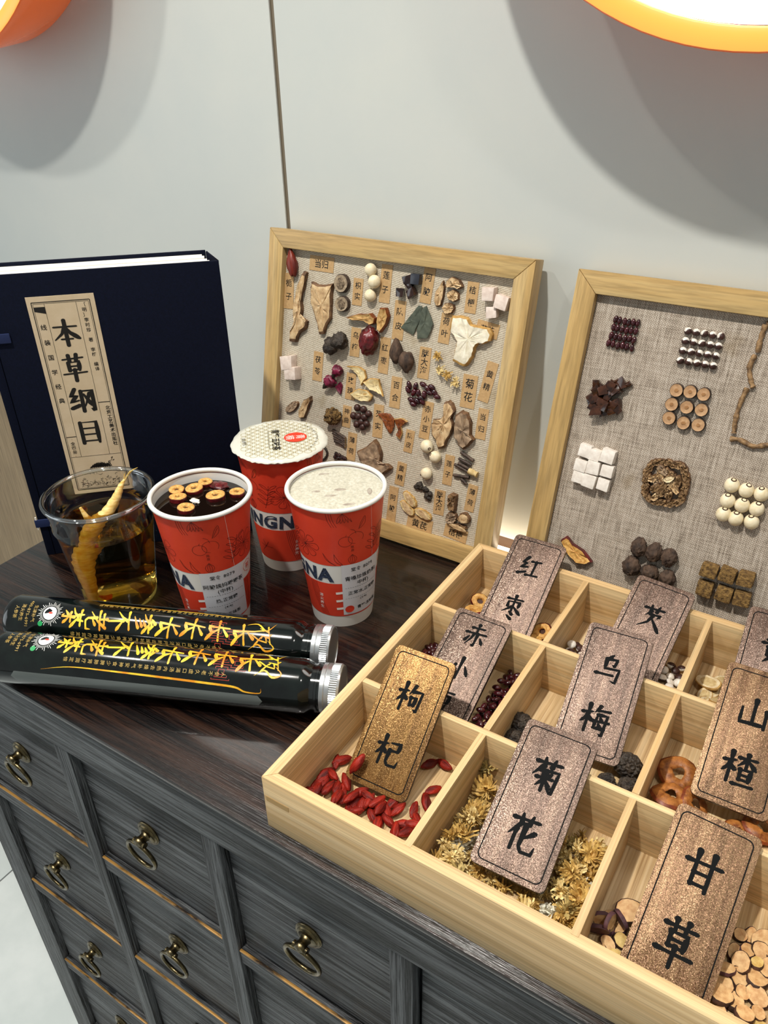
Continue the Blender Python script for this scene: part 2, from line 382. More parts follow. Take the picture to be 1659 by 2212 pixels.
        s.f.append(tuple(o0 + i for i in reversed(range(n)))); s.m.append(rim); return s
    def mesh(s, name, mats, smooth=40, bevel=0):
        me = bpy.data.meshes.new(name); me.from_pydata(s.v, [], s.f)
        for m in (mats if isinstance(mats, (list, tuple)) else [mats]): me.materials.append(M[m])
        if any(s.m): me.polygons.foreach_set('material_index', s.m)
        if bevel:
            bm = bmesh.new(); bm.from_mesh(me)
            bmesh.ops.bevel(bm, geom=[e for e in bm.edges if e.is_manifold and e.calc_face_angle(0) > .6], offset=bevel, segments=2, affect='EDGES', profile=.6, clamp_overlap=True)
            bm.to_mesh(me); bm.free()
        me.update()
        if smooth:
            me.polygons.foreach_set('use_smooth', [True] * len(me.polygons)); me.set_sharp_from_angle(angle=math.radians(smooth))
        return me
    def build(s, name, mats, parent=None, smooth=40, bevel=0, **k):
        return put(name, s.mesh(name, mats, smooth, bevel), parent, **k)
def put(name, me, parent=None, loc=None, rot=None, mtx=None, label=None, cat=None, group=None, kind=None):
    o = bpy.data.objects.new(name, me); COL.objects.link(o)
    if parent is not None: o.parent = parent
    if mtx is not None: o.matrix_local = mtx
    else:
        if loc is not None: o.location = Vector(loc) + (Vector((0, 0, TOP)) if parent is None else Vector())
        elif parent is None: o.location = (0, 0, TOP)
        if rot is not None: o.rotation_euler = rot
    for k, v in (('label', label), ('category', cat), ('group', group), ('kind', kind)):
        if v: o[k] = v
    return o
def empty(name, loc, label, cat, rot=(0, 0, 0), group=None):
    o = put(name, None, None, loc, rot, None, label, cat, group); o.empty_display_size = .02; return o
def mw(o):
    return Matrix.LocRotScale(o.location, o.rotation_euler, None)

# ------------------------------------------------------------------ lettering
_tc = bpy.data.curves.new('glyph', 'FONT'); _to = bpy.data.objects.new('glyph', _tc); GL = {}
def glyph(ch, bold=0):
    if (ch, bold) not in GL:
        COL.objects.link(_to); _tc.body = ch; _tc.offset = bold; _tc.resolution_u = 3; bpy.context.view_layer.update()
        me = bpy.data.meshes.new_from_object(_to.evaluated_get(bpy.context.evaluated_depsgraph_get()))
        vs = [(v.co.x, v.co.y) for v in me.vertices]; fs = [tuple(p.vertices) for p in me.polygons]
        wd = max((v[0] for v in vs), default=.3); bpy.data.meshes.remove(me); COL.objects.unlink(_to); GL[(ch, bold)] = (vs, fs, 1.0 if ord(ch) > 0x2e00 else wd + .09)
    return GL[(ch, bold)]
def text(mb, s, cx, cy, size, fmap, vert=False, step=1.1, bold=0, mi=0, rot=0, thick=1.0):
    """centred line (or column) of characters; fmap turns flat (x, y) into a 3-D point"""
    adv = [glyph(c, bold)[2] if c != ' ' else .5 for c in s]
    tot = sum(adv) if not vert else (len(s) - 1) * step
    x = -tot / 2; c_, s_ = math.cos(rot), math.sin(rot)
    for i, ch in enumerate(s):
        if ch != ' ':
            vs, fs, wd = glyph(ch, bold); P = []
            for a, b in vs:
                if vert: u, t = a - wd / 2, b - .38 + tot / 2 - i * step
                else: u, t = a + x, b - .38
                u *= size; t *= size
                P.append(fmap(cx + u * c_ - t * s_, cy + u * s_ + t * c_))
            mb.add(P, fs, mi)
        x += adv[i]
MU = '5,66 24,70 42,74|25,96 25,50 24,6|24,64 16,46 4,32|27,58 38,46'
CAO = '12,84 50,87 88,90|35,100 38,76|66,101 61,77'
BR = {
 '枸': MU + '|60,94 46,64|54,74 92,79 88,14 76,20|55,54 57,28|55,54 75,57 72,32|57,31 72,33',
 '杞': MU + '|50,78 86,83 83,57|54,55 84,58|53,56 50,20 60,9 90,12 94,30',
 '菊': CAO + '|34,74 12,44|28,62 86,69 82,6 66,14|40,56 45,47|68,59 59,49|26,40 74,45|50,62 50,6|48,38 30,16|53,38 70,20',
 '花': CAO + '|40,76 12,38|30,58 30,2|84,60 52,34|54,74 52,16 62,3 92,5 95,26',
 '甘': '5,66 50,69 95,72|30,96 30,10|70,98 70,4|30,42 70,44|30,14 70,16',
 '草': '10,82 90,87|35,99 37,72|66,101 62,74|30,68 31,34|30,68 71,71 69,34|31,52 69,53|31,36 69,38|4,20 50,22 96,25|50,38 49,-10',
 '乌': '50,99 38,84|32,83 68,86 62,62 54,66|32,83 32,50 82,54 77,8 60,12|5,28 64,31',
 '梅': MU + '|60,97 46,74|54,82 95,86|58,68 52,24 90,27|58,68 90,71 85,4 74,9|44,45 99,50|67,61 72,52|65,40 71,31',
 '赤': '24,81 78,86|50,99 50,61|6,57 50,60 94,64|42,58 36,34 20,6|58,60 57,5 46,12|25,42 14,22|74,44 90,22',
 '小': '50,97 50,5 36,14|29,62 10,28|70,64 92,30',
 '豆': '18,92 84,95|28,76 31,48|28,76 73,79 69,50|31,50 70,51|34,41 41,22|67,42 58,22|4,10 96,14',
 '红': '30,97 10,68 32,70 7,42 39,51|4,14 38,27|50,80 93,85|71,82 69,17|42,13 98,18',
 '枣': '15,82 85,87|50,101 50,26|24,70 26,48|24,70 77,74 74,51|48,50 10,18|53,50 93,22|43,25 59,15|39,6 61,-6',
 '芡': CAO + '|42,76 24,54|38,62 82,67 70,52|53,58 40,28 8,2|53,46 96,0',
 '山': '50,95 50,20|14,64 14,17 86,22|86,68 86,13',
 '楂': MU + '|46,84 96,88|70,99 70,52|68,82 46,58|73,81 97,60|56,51 57,20|56,51 87,54 84,20|57,36 85,37|57,22 85,23|42,5 99,9',
 '黄': '20,88 80,92|36,101 37,76|64,101 63,76|5,74 95,79|26,62 27,28|26,62 77,65 74,28|27,46 75,47|27,30 75,31|50,73 50,30|38,22 18,2|62,22 86,0',
 '本': '6,72 94,72|50,98 50,-4|48,70 34,44 4,20|52,70 66,46 98,22|28,22 72,22',
 '纲': '28,98 8,66 32,70 6,40 38,48|4,14 38,26|50,88 50,-2|50,88 94,88 93,0 80,8|84,76 58,20|60,74 86,22',
 '目': '18,92 18,-4|18,92 82,92 82,-4|18,64 82,64|18,36 82,36|18,6 82,6',
 '长': '70,94 34,64|4,48 96,55|36,99 35,6 64,24|46,50 64,24 97,0',
 '参': '50,99 28,80 68,84|60,92 75,75|8,69 92,74|46,74 30,54 4,40|54,73 95,44|60,55 34,40|64,40 28,22|72,24 20,-2',
 '不': '6,85 94,91|56,86 34,58 4,34|52,64 51,-4|58,58 94,32',
 '老': '22,84 74,88|48,101 48,66|4,63 96,69|88,94 56,58 8,22|72,46 42,31|40,52 39,12 50,1 88,4 91,24',
 '茶': CAO + '|48,76 30,56 4,42|53,75 97,44|28,37 74,42|50,58 50,-2 38,6|42,28 20,8|58,28 80,8',
 '熬': '10,90 52,94|30,101 30,70|6,72 54,75|28,70 20,48 6,40|30,60 50,62 46,40 36,44|70,100 56,72|62,84 96,88|88,86 76,60 52,40|62,70 94,40|16,24 10,6|36,24 40,8|60,24 64,8|80,26 92,6',
 '夜': '48,101 52,90|6,84 94,90|34,86 8,42|22,62 22,0|62,84 44,44|58,70 84,72 68,34 36,0|50,54 58,46|54,46 96,2',
}
def brush(ch, w0=8.5, song=False):
    """strokes of one brush character as flat ribbons in a 1 x 1 em box, origin bottom left"""
    mb = MB(); zi = 0
    for st in BR[ch].split('|'):
        p = [tuple(float(a) for a in q.split(',')) for q in st.split(' ')]
        (x0, y0), (x1, y1) = p[0], p[-1]; L = sum(math.dist(a, b) for a, b in zip(p, p[1:])); hook = len(p) > 2 and math.dist(p[-1], p[-2]) < 22
        dx, dy = x1 - x0, y1 - y0
        q = []
        for i, (a, b) in enumerate(zip(p, p[1:])):
            for k in range(4): q.append((a[0] + (b[0] - a[0]) * k / 4, a[1] + (b[1] - a[1]) * k / 4))
        q.append(p[-1]); n = len(q) - 1; W = []
        for i in range(n + 1):
            t = i / n; d = (q[min(i + 1, n)][0] - q[max(i - 1, 0)][0], q[min(i + 1, n)][1] - q[max(i - 1, 0)][1])
            hor = abs(d[1]) < .3 * abs(d[0])
            if song: k = .42 if hor else 1.0
            else: k = .78 if hor else 1.0
            if L < 26: k *= .55 + .6 * t
            elif dx < -8 and dy < -8 and len(p) < 4 and not hook: k *= 1.08 - .8 * t
            elif dx > 14 and dy < -16 and len(p) < 4 and not hook: k *= (.5 + .85 * t) if t < .82 else 1.2 - 3.0 * (t - .82)
            else: k *= (1.25 - .5 * min(1, t * 4)) if not song else 1.0
            if hook and t > .78: k *= max(.25, 1 - 3.2 * (t - .78))
            if not song and hor and t > .85 and not hook: k *= 1.2
            W.append(k * w0 / 2)
        vs = []; fs = []
        for i in range(n + 1):
            a, b = q[max(i - 1, 0)], q[min(i + 1, n)]; dl = math.dist(a, b) or 1; nx, ny = -(b[1] - a[1]) / dl, (b[0] - a[0]) / dl
            vs += [(q[i][0] + nx * W[i], q[i][1] + ny * W[i], zi), (q[i][0] - nx * W[i], q[i][1] - ny * W[i], zi)]
        fs = [(2 * i, 2 * i + 1, 2 * i + 3, 2 * i + 2) for i in range(n)]
        for e, (i, sg) in enumerate(((0, -1), (n, 1))):       # round ends
            a, b = q[max(i - 1, 0)], q[min(i + 1, n)]; ang = math.atan2(b[1] - a[1], b[0] - a[0]); c0 = len(vs)
            vs.append((*q[i], zi)); m = 6
            for k in range(m + 1):
                t = ang + (PI / 2 + PI * k / m if sg < 0 else -PI / 2 + PI * k / m); vs.append((q[i][0] + math.cos(t) * W[i], q[i][1] + math.sin(t) * W[i] * (.8), zi))
            fs += [(c0, c0 + 1 + k, c0 + 2 + k) for k in range(m)]
        mb.add([(x / 100, y / 100, z) for x, y, z in vs], fs); zi += 1
    return mb
def brushed(mb, ch, cx, cy, size, fmap, w0=8.5, song=False, mi=0, sx=1.0, z=3e-6, rot=0):
    b = brush(ch, w0, song); c_, s_ = math.cos(rot), math.sin(rot); P = []
    for x, y, k in b.v:
        u, t = (x - .5) * size * sx, (y - .46) * size
        p = fmap(cx + u * c_ - t * s_, cy + u * s_ + t * c_, k * z); P.append(p)
    mb.add(P, b.f, mi)
def stroke(mb, pts, wd, fmap, mi=0, n=4, taper=False, closed=False):
    q = cr(pts + ([pts[0]] if closed else []), n); k = len(q); vs = []
    for i in range(k):
        a, b = q[max(i - 1, 0)], q[min(i + 1, k - 1)]; dl = math.dist(a[:2], b[:2]) or 1; nx, ny = -(b[1] - a[1]) / dl, (b[0] - a[0]) / dl
        w_ = wd / 2 * (math.sin(PI * min(.98, max(.03, i / (k - 1)))) if taper else 1)
        vs += [fmap(q[i][0] + nx * w_, q[i][1] + ny * w_), fmap(q[i][0] - nx * w_, q[i][1] - ny * w_)]
    mb.add(vs, [(2 * i, 2 * i + 1, 2 * i + 3, 2 * i + 2) for i in range(k - 1)], mi)

# ------------------------------------------------------------------ room
YW = .692
def struct(name, mb, mat, label=None, smooth=0, parent=None, **k):
    return mb.build(name, mat, parent, smooth, 0, label=label, kind='structure' if parent is None else None, **k)
wall = struct('wall_back', MB().box2((-3.2, YW + .012, -TOP), (2.2, YW + .08, 1.9)), 'wall_base', 'panelled shop wall behind the cabinet')
MB().box2((-3.2, YW, -.012), (-.5628, YW + .012, 1.9)).build('wall_panel', 'wall', wall, 0, .0008)
MB().box2((-.5574, YW, -.012), (2.2, YW + .012, 1.9)).build('wall_panel', 'wall', wall, 0, .0008)
struct('trim_1', MB().box2((-.5628, YW + .002, -.012), (-.5574, YW + .012, 1.9)), 'seam', 'thin brown strip between two white wall panels')
struct('gap_shade_strip', MB().box2((-3.2, YW + .006, -.03), (2.2, YW + .012, -.0125)), 'slot', 'brown strip coloured as the shade under the white wall panels')  # strip added to draw the shadow line below the panels
floor = struct('floor', MB().box2((-3.2, -2.2, -TOP - .05), (2.2, YW + .02, -TOP - .002)), 'grout', 'pale grey tiled shop floor')
for i in range(-2, 3):
    for j in range(-2, 1):
        x0, y0 = -1.051 + .8 * i, -.12 + .8 * j
        if x0 < -3.2 or x0 > 1.5: continue
        MB().box2((x0 + .0015, y0 + .0015, -TOP - .01), (x0 + .7985, min(y0 + .7985, YW + .01), -TOP)).build('floor_tile', 'tile', floor, 0, .0006)

# wall lamps: orange acrylic drums with a white face
for x, lab in ((-.967, 'round orange wall lamp beside the seam, above the navy book case'), (-.106, 'round orange wall lamp glowing white above the framed specimens')):
    o = empty('wall_lamp', (x, YW, .6935), lab, 'lamp', (PI / 2, 0, 0), 'orange drum lamps on the wall')
    MB().lathe([(.20, .0), (.223, .0), (.2245, .002), (.2365, .078), (.2355, .0795)], 96).build('drum_side', 'lamp_side', o, 60)
    MB().lathe([(.2355, .0795), (.2345, .080), (.2225, .080), (.2215, .079), (.2215, .066)], 96).build('front_ring', 'lamp_ring', o, 60)
    MB().lathe([(.221, .0), (.221, .070), (.219, .0715), (.0001, .073)], 96).build('diffuser', 'lamp_face', o, 60)

# ------------------------------------------------------------------ apothecary cabinet
cb = empty('apothecary_cabinet', (-.156, .45, -TOP), 'dark stained wooden apothecary cabinet with rows of ring-pull drawers', 'cabinet')
def cpart(name, a, b, mat, bev=.0012, **k):
    off = Vector((.156, -.45, TOP))
    return MB().box2(Vector(a) + off, Vector(b) + off).build(name, mat, cb, 35, bev, **k)
XL, XR, YF = -.712, .399, .252
cpart('top', (XL - .003, .2465, -.006), (XR + .003, .652, 0), 'cab_top', .0022, label='glossy dark brown top with open grain')
cpart('carcass', (XL + .002, .272, -.756), (XR - .002, .648, -.0065), 'cab_in', 0)
cpart('rail', (XL, YF - .001, -.056), (XR, .271, -.0062), 'cab_x', .0012)
st = [-.506 + .1745 * k for k in range(5)]
stx = [(XL, -.6715)] + [(c - .0095, c + .0095) for c in st] + [(.3585, XR)]
for a, b in stx: cpart('stile', (a, YF, -.756), (b, .271, -.0565), 'cab_z', .001)
cpart('side_panel', (XL - .0005, .2712, -.756), (XL + .0015, .647, -.0065), 'cab_z', 0)
rows = [(-.056, -.204), (-.224, -.376), (-.396, -.546), (-.566, -.716)]
for i in range(6):
    x0, x1 = stx[i][1], stx[i + 1][0]
    for z1, z0 in rows:
        cpart('rail', (x0 + .0002, YF + .0012, z0 - .020 + .0002 if z0 > -.7 else -.756), (x1 - .0002, .271, z0 - .0004), 'cab_x', .0006)
        cpart('gold_strip', (x0 + .0004, YF + .0006, z0 - .0018), (x1 - .0004, YF + .0030, z0 + .0002), 'gold', .0004)
pull_a = MB().lathe([(.0, .0), (.0122, .0), (.0127, .0012), (.0119, .0022), (.0102, .0024), (.0095, .0036), (.0076, .0040), (.0050, .0044), (.0043, .0060), (.0043, .0092), (.0052, .0102), (.0054, .0120), (.0042, .0142), (.0, .0150)], 28, T=Matrix.Rotation(PI / 2, 3, 'X'))
pull_a.tube([(-.0068, -.0112, -.0010), (.0068, -.0112, -.0010)], .0029, 10)
pull_me = pull_a.mesh('pull_knob', 'brass', 50)
ring_me = MB().torus((0, -.0118, -.0175), .0163, .0020, Matrix.Rotation(math.radians(94), 3, 'X'), 44, 10).mesh('pull_ring', 'brass', 60)
dw = {}
for i in range(6):
    x0, x1 = stx[i][1], stx[i + 1][0]
    for z1, z0 in rows:
        h = z1 - z0 - .0012 - .0008
        key = (round(x1 - x0, 4), round(h, 4))
        if key not in dw:
            dw[key] = MB().box((0, .0065, 0), (key[0] - .0062, .013, h)).mesh('drawer', 'cab_x', 35, .0008)
        d = put('drawer', dw[key], cb, (Vector(((x0 + x1) / 2, .2595, (z0 + z1) / 2 + .0002)) + Vector((.156, -.45, TOP))))
        put('pull_knob', pull_me, d, (0, 0, .009), (0, R.uniform(-.05, .05), 0), label='aged brass ring pull knob')
        put('pull_ring', ring_me, d, (0, 0, .009), (R.uniform(-.04, .06), R.uniform(-.12, .12), 0), label='aged brass hanging ring')
for x in (XL + .03, XR - .03):
    for y in (.285, .62): cpart('foot', (x - .028, y - .028, -TOP), (x + .028, y + .028, -.757), 'cab_z', .002)
led = MB().box2((-.64, .662, -.034), (.38, .682, -.017)).build('led_light_bar', 'led', None, 0, .002, label='glowing warm LED light bar in the gap between cabinet and wall', cat='light bar')
MB().box2((-.645, .655, -.0405), (.385, .69, -.0345)).build('led_channel', 'alu', led, 0)

# ------------------------------------------------------------------ bamboo tray
TX = [-.266, -.258, -.1585, -.1535, -.0523, -.0475, .054, .059, .160, .168]
TY = [.2545, .2625, .3645, .3695, .4735, .4785, .574, .5815]
TH = .0505
tray = empty('bamboo_tray', (-.049, .418, 0), 'pale bamboo compartment tray holding herbs and name plaques', 'tray')
def tp(name, a, b, mat, bev=.0006, **k):
    off = Vector((.049, -.418, 0)); return MB().box2(Vector(a) + off, Vector(b) + off).build(name, mat, tray, 35, bev, **k)
def mitre(name, pts, z0, z1, mat):
    MB().prism([(x + .049, y - .418) for x, y in pts], z0, z1).build(name, mat, tray, 35, .0006)
xa, xb, xc, xd = TX[0], TX[1], TX[8], TX[9]; ya, yb, yc, yd = TY[0], TY[1], TY[6], TY[7]
mitre('front_wall', [(xa, ya), (xd, ya), (xc, yb), (xb, yb)], 0, TH, 'bamboo_x'); mitre('back_wall', [(xb, yc), (xc, yc), (xd, yd), (xa, yd)], 0, TH, 'bamboo_x')
mitre('side_wall', [(xa, ya), (xb, yb), (xb, yc), (xa, yd)], 0, TH, 'bamboo_y'); mitre('side_wall', [(xd, ya), (xd, yd), (xc, yc), (xc, yb)], 0, TH, 'bamboo_y')
tp('base_board', (xb + .0001, yb + .0001, .0015), (xc - .0001, yc - .0001, .0055), 'bamboo_floor', 0)
for k in (2, 4): tp('row_divider', (xb + .0001, TY[k], .0056), (xc - .0001, TY[k + 1], TH), 'bamboo_x')
for k in (2, 4, 6):
    for j in (1, 3, 5): tp('column_divider', (TX[k], TY[j] + .0001 - (.003 if j == 1 else 0), .0056), (TX[k + 1], TY[j + 1] - .0001, TH + (.0004 if j == 1 else .0001)), 'bamboo_y')
tp('finger_joint', (xa + .002, ya - .0002, .028), (xa + .021, ya + .001, .0325), 'bamboo_joint', 0, label='darker joint key in the corner of the tray')

# ------------------------------------------------------------------ name plaques
PW, PH = .0500, .1035
def plaque(chars, mat, P, roll, lean, yaw, size, sty, label, w0=14.5):
    lean, roll, yaw = (math.radians(a) for a in (lean, roll, yaw))
    Mx = Matrix.Rotation(yaw, 4, 'Z') @ Matrix.Rotation(lean, 4, 'X') @ Matrix.Rotation(roll, 4, 'Z')
    o = empty('name_plaque', P, label, 'plaque', Mx.to_euler(), 'herb name plaques in the tray')
    def rr(wd, y0, y1, r, n=6):
        out = []
        for cx, cy, a in ((wd / 2 - r, y0 + r, -PI / 2), (wd / 2 - r, y1 - r, 0), (-wd / 2 + r, y1 - r, PI / 2), (-wd / 2 + r, y0 + r, PI)):
            out += [(cx + r * math.cos(a + PI / 2 * k / n), cy + r * math.sin(a + PI / 2 * k / n)) for k in range(n + 1)]
        return out
    MB().prism(rr(PW, 0, PH, .0045), .0008, .0032, 0, 1).build('board', [mat, 'black_edge'], o, 30, .0003)
    MB().prism(rr(PW, 0, PH, .0045), 0, .0008).build('backing', 'black_edge', o, 30, 0)
    a, b = rr(PW - .0072, .0036, PH - .0036, .0042), rr(PW - .0087, .00435, PH - .00435, .0036)
    n = len(a); MB().add([(*p, .00324) for p in a] + [(*p, .00324) for p in b], [(i, (i + 1) % n, n + (i + 1) % n, n + i) for i in range(n)]).build('border_line', 'black', o, 0, label='thin black engraved border line')
    mb = MB()
    for ch, v in zip(chars, sty): brushed(mb, ch, 0, v * PH, size, lambda x, y, k=0: (x, y, .00325 + k), w0, z=4e-6, sx=.92)
    mb.build('lettering', 'black', o, 0, label='black brush-style Chinese characters', kind='stuff')
    return o
S2 = (.655, .265); W0 = 12.5
plaque('枸杞', 'plq_gold', (-.2131, .3110, .0108), 1.1, 37.9, .9, .0225, S2, 'golden brown plaque reading 枸杞 leaning among red goji berries')
plaque('菊花', 'plq_mauve', (-.1027, .2893, .0222), .7, 21.9, .9, .0240, (.66, .27), 'silvery mauve plaque reading 菊花 lying on dried chrysanthemums', 15)
plaque('甘草', 'plq_brown', (-.0029, .2795, .0084), -2.2, 27.3, -.2, .0240, (.67, .26), 'warm brown plaque reading 甘草 leaning among licorice slices', 15)
plaque('赤小豆', 'plq_mauve', (-.2085, .3838, .0100), -.5, 25.4, .5, .0210, (.80, .50, .20), 'mauve brown plaque reading 赤小豆 standing among dark red beans')
plaque('乌梅', 'plq_mauve', (-.0959, .4116, .0166), 2.6, 30.0, 1.3, .0235, (.66, .265), 'sparkling mauve plaque reading 乌梅 beside black smoked plums')
plaque('山楂', 'plq_brown', (.0029, .4147, .0210), 1.4, 28.0, -.4, .0240, (.66, .26), 'reddish gold plaque reading 山楂 over dried hawthorn rings')
plaque('红枣', 'plq_mauve', (-.2061, .5038, .0128), -.2, 29.5, 1.1, .0215, (.70, .30), 'mauve plaque reading 红枣 leaning out over sliced red dates')
plaque('芡', 'plq_mauve', (-.0977, .4993, .0093), -5.0, 30.0, 1.1, .0225, (.66,), 'brown plaque headed 芡 among white and dark fox nuts')
plaque('黄', 'plq_mauve', (.0048, .5030, .0118), 1.8, 29.8, .2, .0225, (.66,), 'mauve plaque above pale astragalus slices, behind the 山楂 plaque')
# ------------------------------------------------------------------ framed specimen boards
REG = dict(A=(560, 480, .20494), B=(840, 520, .20494), C=(600, 820, .18083), D=(800, 860, .18083), E=(1130, 570, .31887), F=(1130, 930, .31887))
ZL = -.0075                        # linen surface behind the front of the frame
def frame(x0, x1, y0, L, lean, th, bw, linen, label):
    al = math.radians(lean)
    o = empty('specimen_display', ((x0 + x1) / 2, y0, th * math.sin(al) + .0002), label, 'framed display', (PI / 2 - al, 0, 0), 'wooden frames of glued herb specimens')
    W = x1 - x0
    def bar(pts, mat):
        mb = MB().prism(pts, -th, 0); mb.build('frame_bar', mat, o, 35, .0012)
    hw = W / 2
    bar([(-hw, 0), (hw, 0), (hw - bw, bw), (-hw + bw, bw)], 'oak_x'); bar([(-hw + bw, L - bw), (hw - bw, L - bw), (hw, L), (-hw, L)], 'oak_x')
    bar([(-hw, 0), (-hw + bw, bw), (-hw + bw, L - bw), (-hw, L)], 'oak_y'); bar([(hw, 0), (hw, L), (hw - bw, L - bw), (hw - bw, bw)], 'oak_y')
    MB().box2((-hw + bw + .0001, bw + .0001, -th + .001), (hw - bw - .0001, L - bw - .0001, ZL)).build('linen_backing', linen, o, 0)
    return o
F1 = frame(-.5645, -.2644, .6004, .3030, 12.56, .02, .0188, 'linen1', 'square wooden frame with labelled herb specimens on oat linen')
F2 = frame(-.2270, .078, .5852, .3027, 16.4, .02, .0190, 'linen2', 'square wooden frame with unlabelled specimens on grey brown linen')
FM = {}
for _f in (F1, F2): FM[_f] = mw(_f)
def loc(fr, reg, x, y, z=ZL):
    a = REG[reg]; p = onplane(FM[fr], a[0] + x * a[2], a[1] + y * a[2], z); return Vector((p.x, p.y))
def scl(fr, reg, x, y):
    return ((loc(fr, reg, x + 20, y) - loc(fr, reg, x - 20, y)).length / 40 + (loc(fr, reg, x, y + 20) - loc(fr, reg, x, y - 20)).length / 40) / 2
def card(reg, x, y, wd, ht, s, rot=0, horiz=False):
    fr = F1; p = loc(fr, reg, x, y); k = scl(fr, reg, x, y); wd *= k; ht *= k
    T = Matrix.Translation((p.x, p.y, ZL)) @ Matrix.Rotation(math.radians(rot), 4, 'Z')
    c = MB().box((0, 0, .0003), (wd, ht, .0005)).build('paper_label', 'card', fr, 0, mtx=T, label='kraft paper label handwritten ' + s)
    mb = MB(); n = len(s); z = .00062
    if horiz: text(mb, s, 0, 0, min(ht * .6, wd / n * .62), lambda a, b, k=0: (a, b, z), bold=.01)
    else: text(mb, s, 0, ht * .04, wd * .64, lambda a, b, k=0: (a, b, z), True, min(1.7, ht * .80 / n / (wd * .64)), bold=.01)
    mb.build('handwriting', 'ink', c, 0, kind='stuff')
for a in (('A', 660, 440, 285, 140, '当归', 0, True), ('A', 315, 725, 112, 325, '栀子', 3), ('A', 1040, 735, 112, 255, '枳实'), ('A', 1335, 650, 125, 365, '莲子'), ('A', 1475, 1035, 125, 380, '陈皮'),
          ('A', 1015, 1265, 110, 275, '乌梅'), ('A', 1320, 1405, 115, 350, '红枣'), ('A', 620, 1520, 108, 275, '茯苓'), ('A', 965, 1730, 108, 255, '玫瑰'), ('A', 1440, 1795, 118, 305, '百合'),
          ('B', 410, 475, 128, 345, '阿胶', -3), ('B', 875, 600, 128, 310, '桔梗'), ('B', 597, 925, 125, 300, '荷叶', -2), ('B', 1040, 935, 250, 150, '茯苓', -6, True), ('B', 375, 1290, 128, 312, '胖大海'),
          ('B', 1045, 1490, 122, 415, '黄精', -8), ('B', 845, 1590, 160, 335, '菊花'), ('D', 1335, 310, 128, 355, '当归'), ('D', 670, 265, 128, 425, '赤小豆', -2), ('D', 95, 275, 125, 365, '芡实', 2),
          ('D', 465, 515, 108, 255, '陈皮', -3), ('C', 825, 440, 108, 235, '神曲'), ('C', 885, 800, 112, 305, '薄荷'), ('D', 365, 905, 115, 262, '黄精', -3), ('D', 935, 860, 115, 345, '莲子'),
          ('D', 265, 1265, 112, 395, '阿胶'), ('D', 825, 1245, 130, 285, '胖大海', 2), ('D', 1205, 1195, 118, 315, '薄荷', -3), ('D', 590, 1505, 310, 165, '黄芪', -4, True), ('D', 1020, 1615, 280, 145, '桔梗', -5, True)):
    card(*a)
def blob(fr, reg, x, y, rx, ry, mat, name, label=None, rot=0, amp=.12, freq=1.6, sub=3, flat=.8, rid=0, shape=None, seed=None, rise=.75):
    p = loc(fr, reg, x, y); k = scl(fr, reg, x, y); rx *= k; ry *= k; rz = min(rx, ry) * flat
    me = MB().ico((rx, ry, rz), sub, amp, freq, R.random() * 50 if seed is None else seed, None, 0, shape, rid).mesh(name, mat, 60)
    q = loc(fr, reg, x, y, ZL + rz * rise)
    return put(name, me, fr, mtx=Matrix.Translation((q.x, q.y, ZL + rz * rise)) @ Matrix.Rotation(math.radians(rot), 4, 'Z'), label=label)
def slice_(fr, reg, pts, th, face, rim, name, label=None, bump=.0006, jit=.0004, curl=0, z=0, dens=3):
    P = [loc(fr, reg, x, y) for x, y in pts]; c = sum(P, Vector((0, 0))) / len(P)
    if sum(a.x * b.y - b.x * a.y for a, b in zip(P, P[1:] + P[:1])) < 0: P.reverse()
    me = MB().slab([tuple(q - c) for q in P], 0, th, R.randrange(9999), bump, jit, 1, 0, dens, curl).mesh(name, [face, rim], 50)
    return put(name, me, fr, (c.x, c.y, ZL + z), label=label)
def ell(x, y, rx, ry, rot=0, n=14, jit=0):
    a = math.radians(rot); o = []
    for i in range(n):
        t = 2 * PI * i / n; k = 1 + R.uniform(-jit, jit); u, v = rx * math.cos(t) * k, ry * math.sin(t) * k; o.append((x + u * math.cos(a) - v * math.sin(a), y + u * math.sin(a) + v * math.cos(a)))
    return o
def cube(fr, reg, x, y, s, mat, name, label=None, rot=0, jit=.12, tilt=0, bev=.0007, z=0):
    k = scl(fr, reg, x, y) * s; h = k * 1.5; q = loc(fr, reg, x, y, ZL + h / 2)
    me = MB().box((0, 0, 0), (2 * k, 2 * k, h), None, 0, jit * k).mesh(name, mat, 30, min(bev, k * .25))
    return put(name, me, fr, mtx=Matrix.Translation((q.x, q.y, ZL + h / 2 + z)) @ Matrix.Rotation(math.radians(rot), 4, 'Z') @ Matrix.Rotation(tilt, 4, 'X'), label=label)
def stick(fr, reg, pts, r, mat, name, label=None, mcap=None, wob=.15, z=None):
    k = scl(fr, reg, *pts[0]) * r; P = [loc(fr, reg, x, y) for x, y in pts]; Q = cr([(p.x, p.y) for p in P], 4)
    c = P[0]; z = (k * .9 if z is None else z)
    me = MB().tube([(x - c.x, y - c.y, z) for x, y in Q], [k * (1 + R.uniform(-wob, wob)) for _ in Q], 8, 0, True, 1 if mcap else 0).mesh(name, [mat] + ([mcap] if mcap else []), 60)
    return put(name, me, fr, (c.x, c.y, ZL), label=label)
drop = lambda q: Vector((q.x * (1 - .35 * q.y), q.y, q.z * (1 - .35 * q.y)))
point = lambda q: Vector((q.x * (1 - .5 * max(0, q.y)), q.y * 1.05, q.z * (1 - .5 * max(0, q.y))))
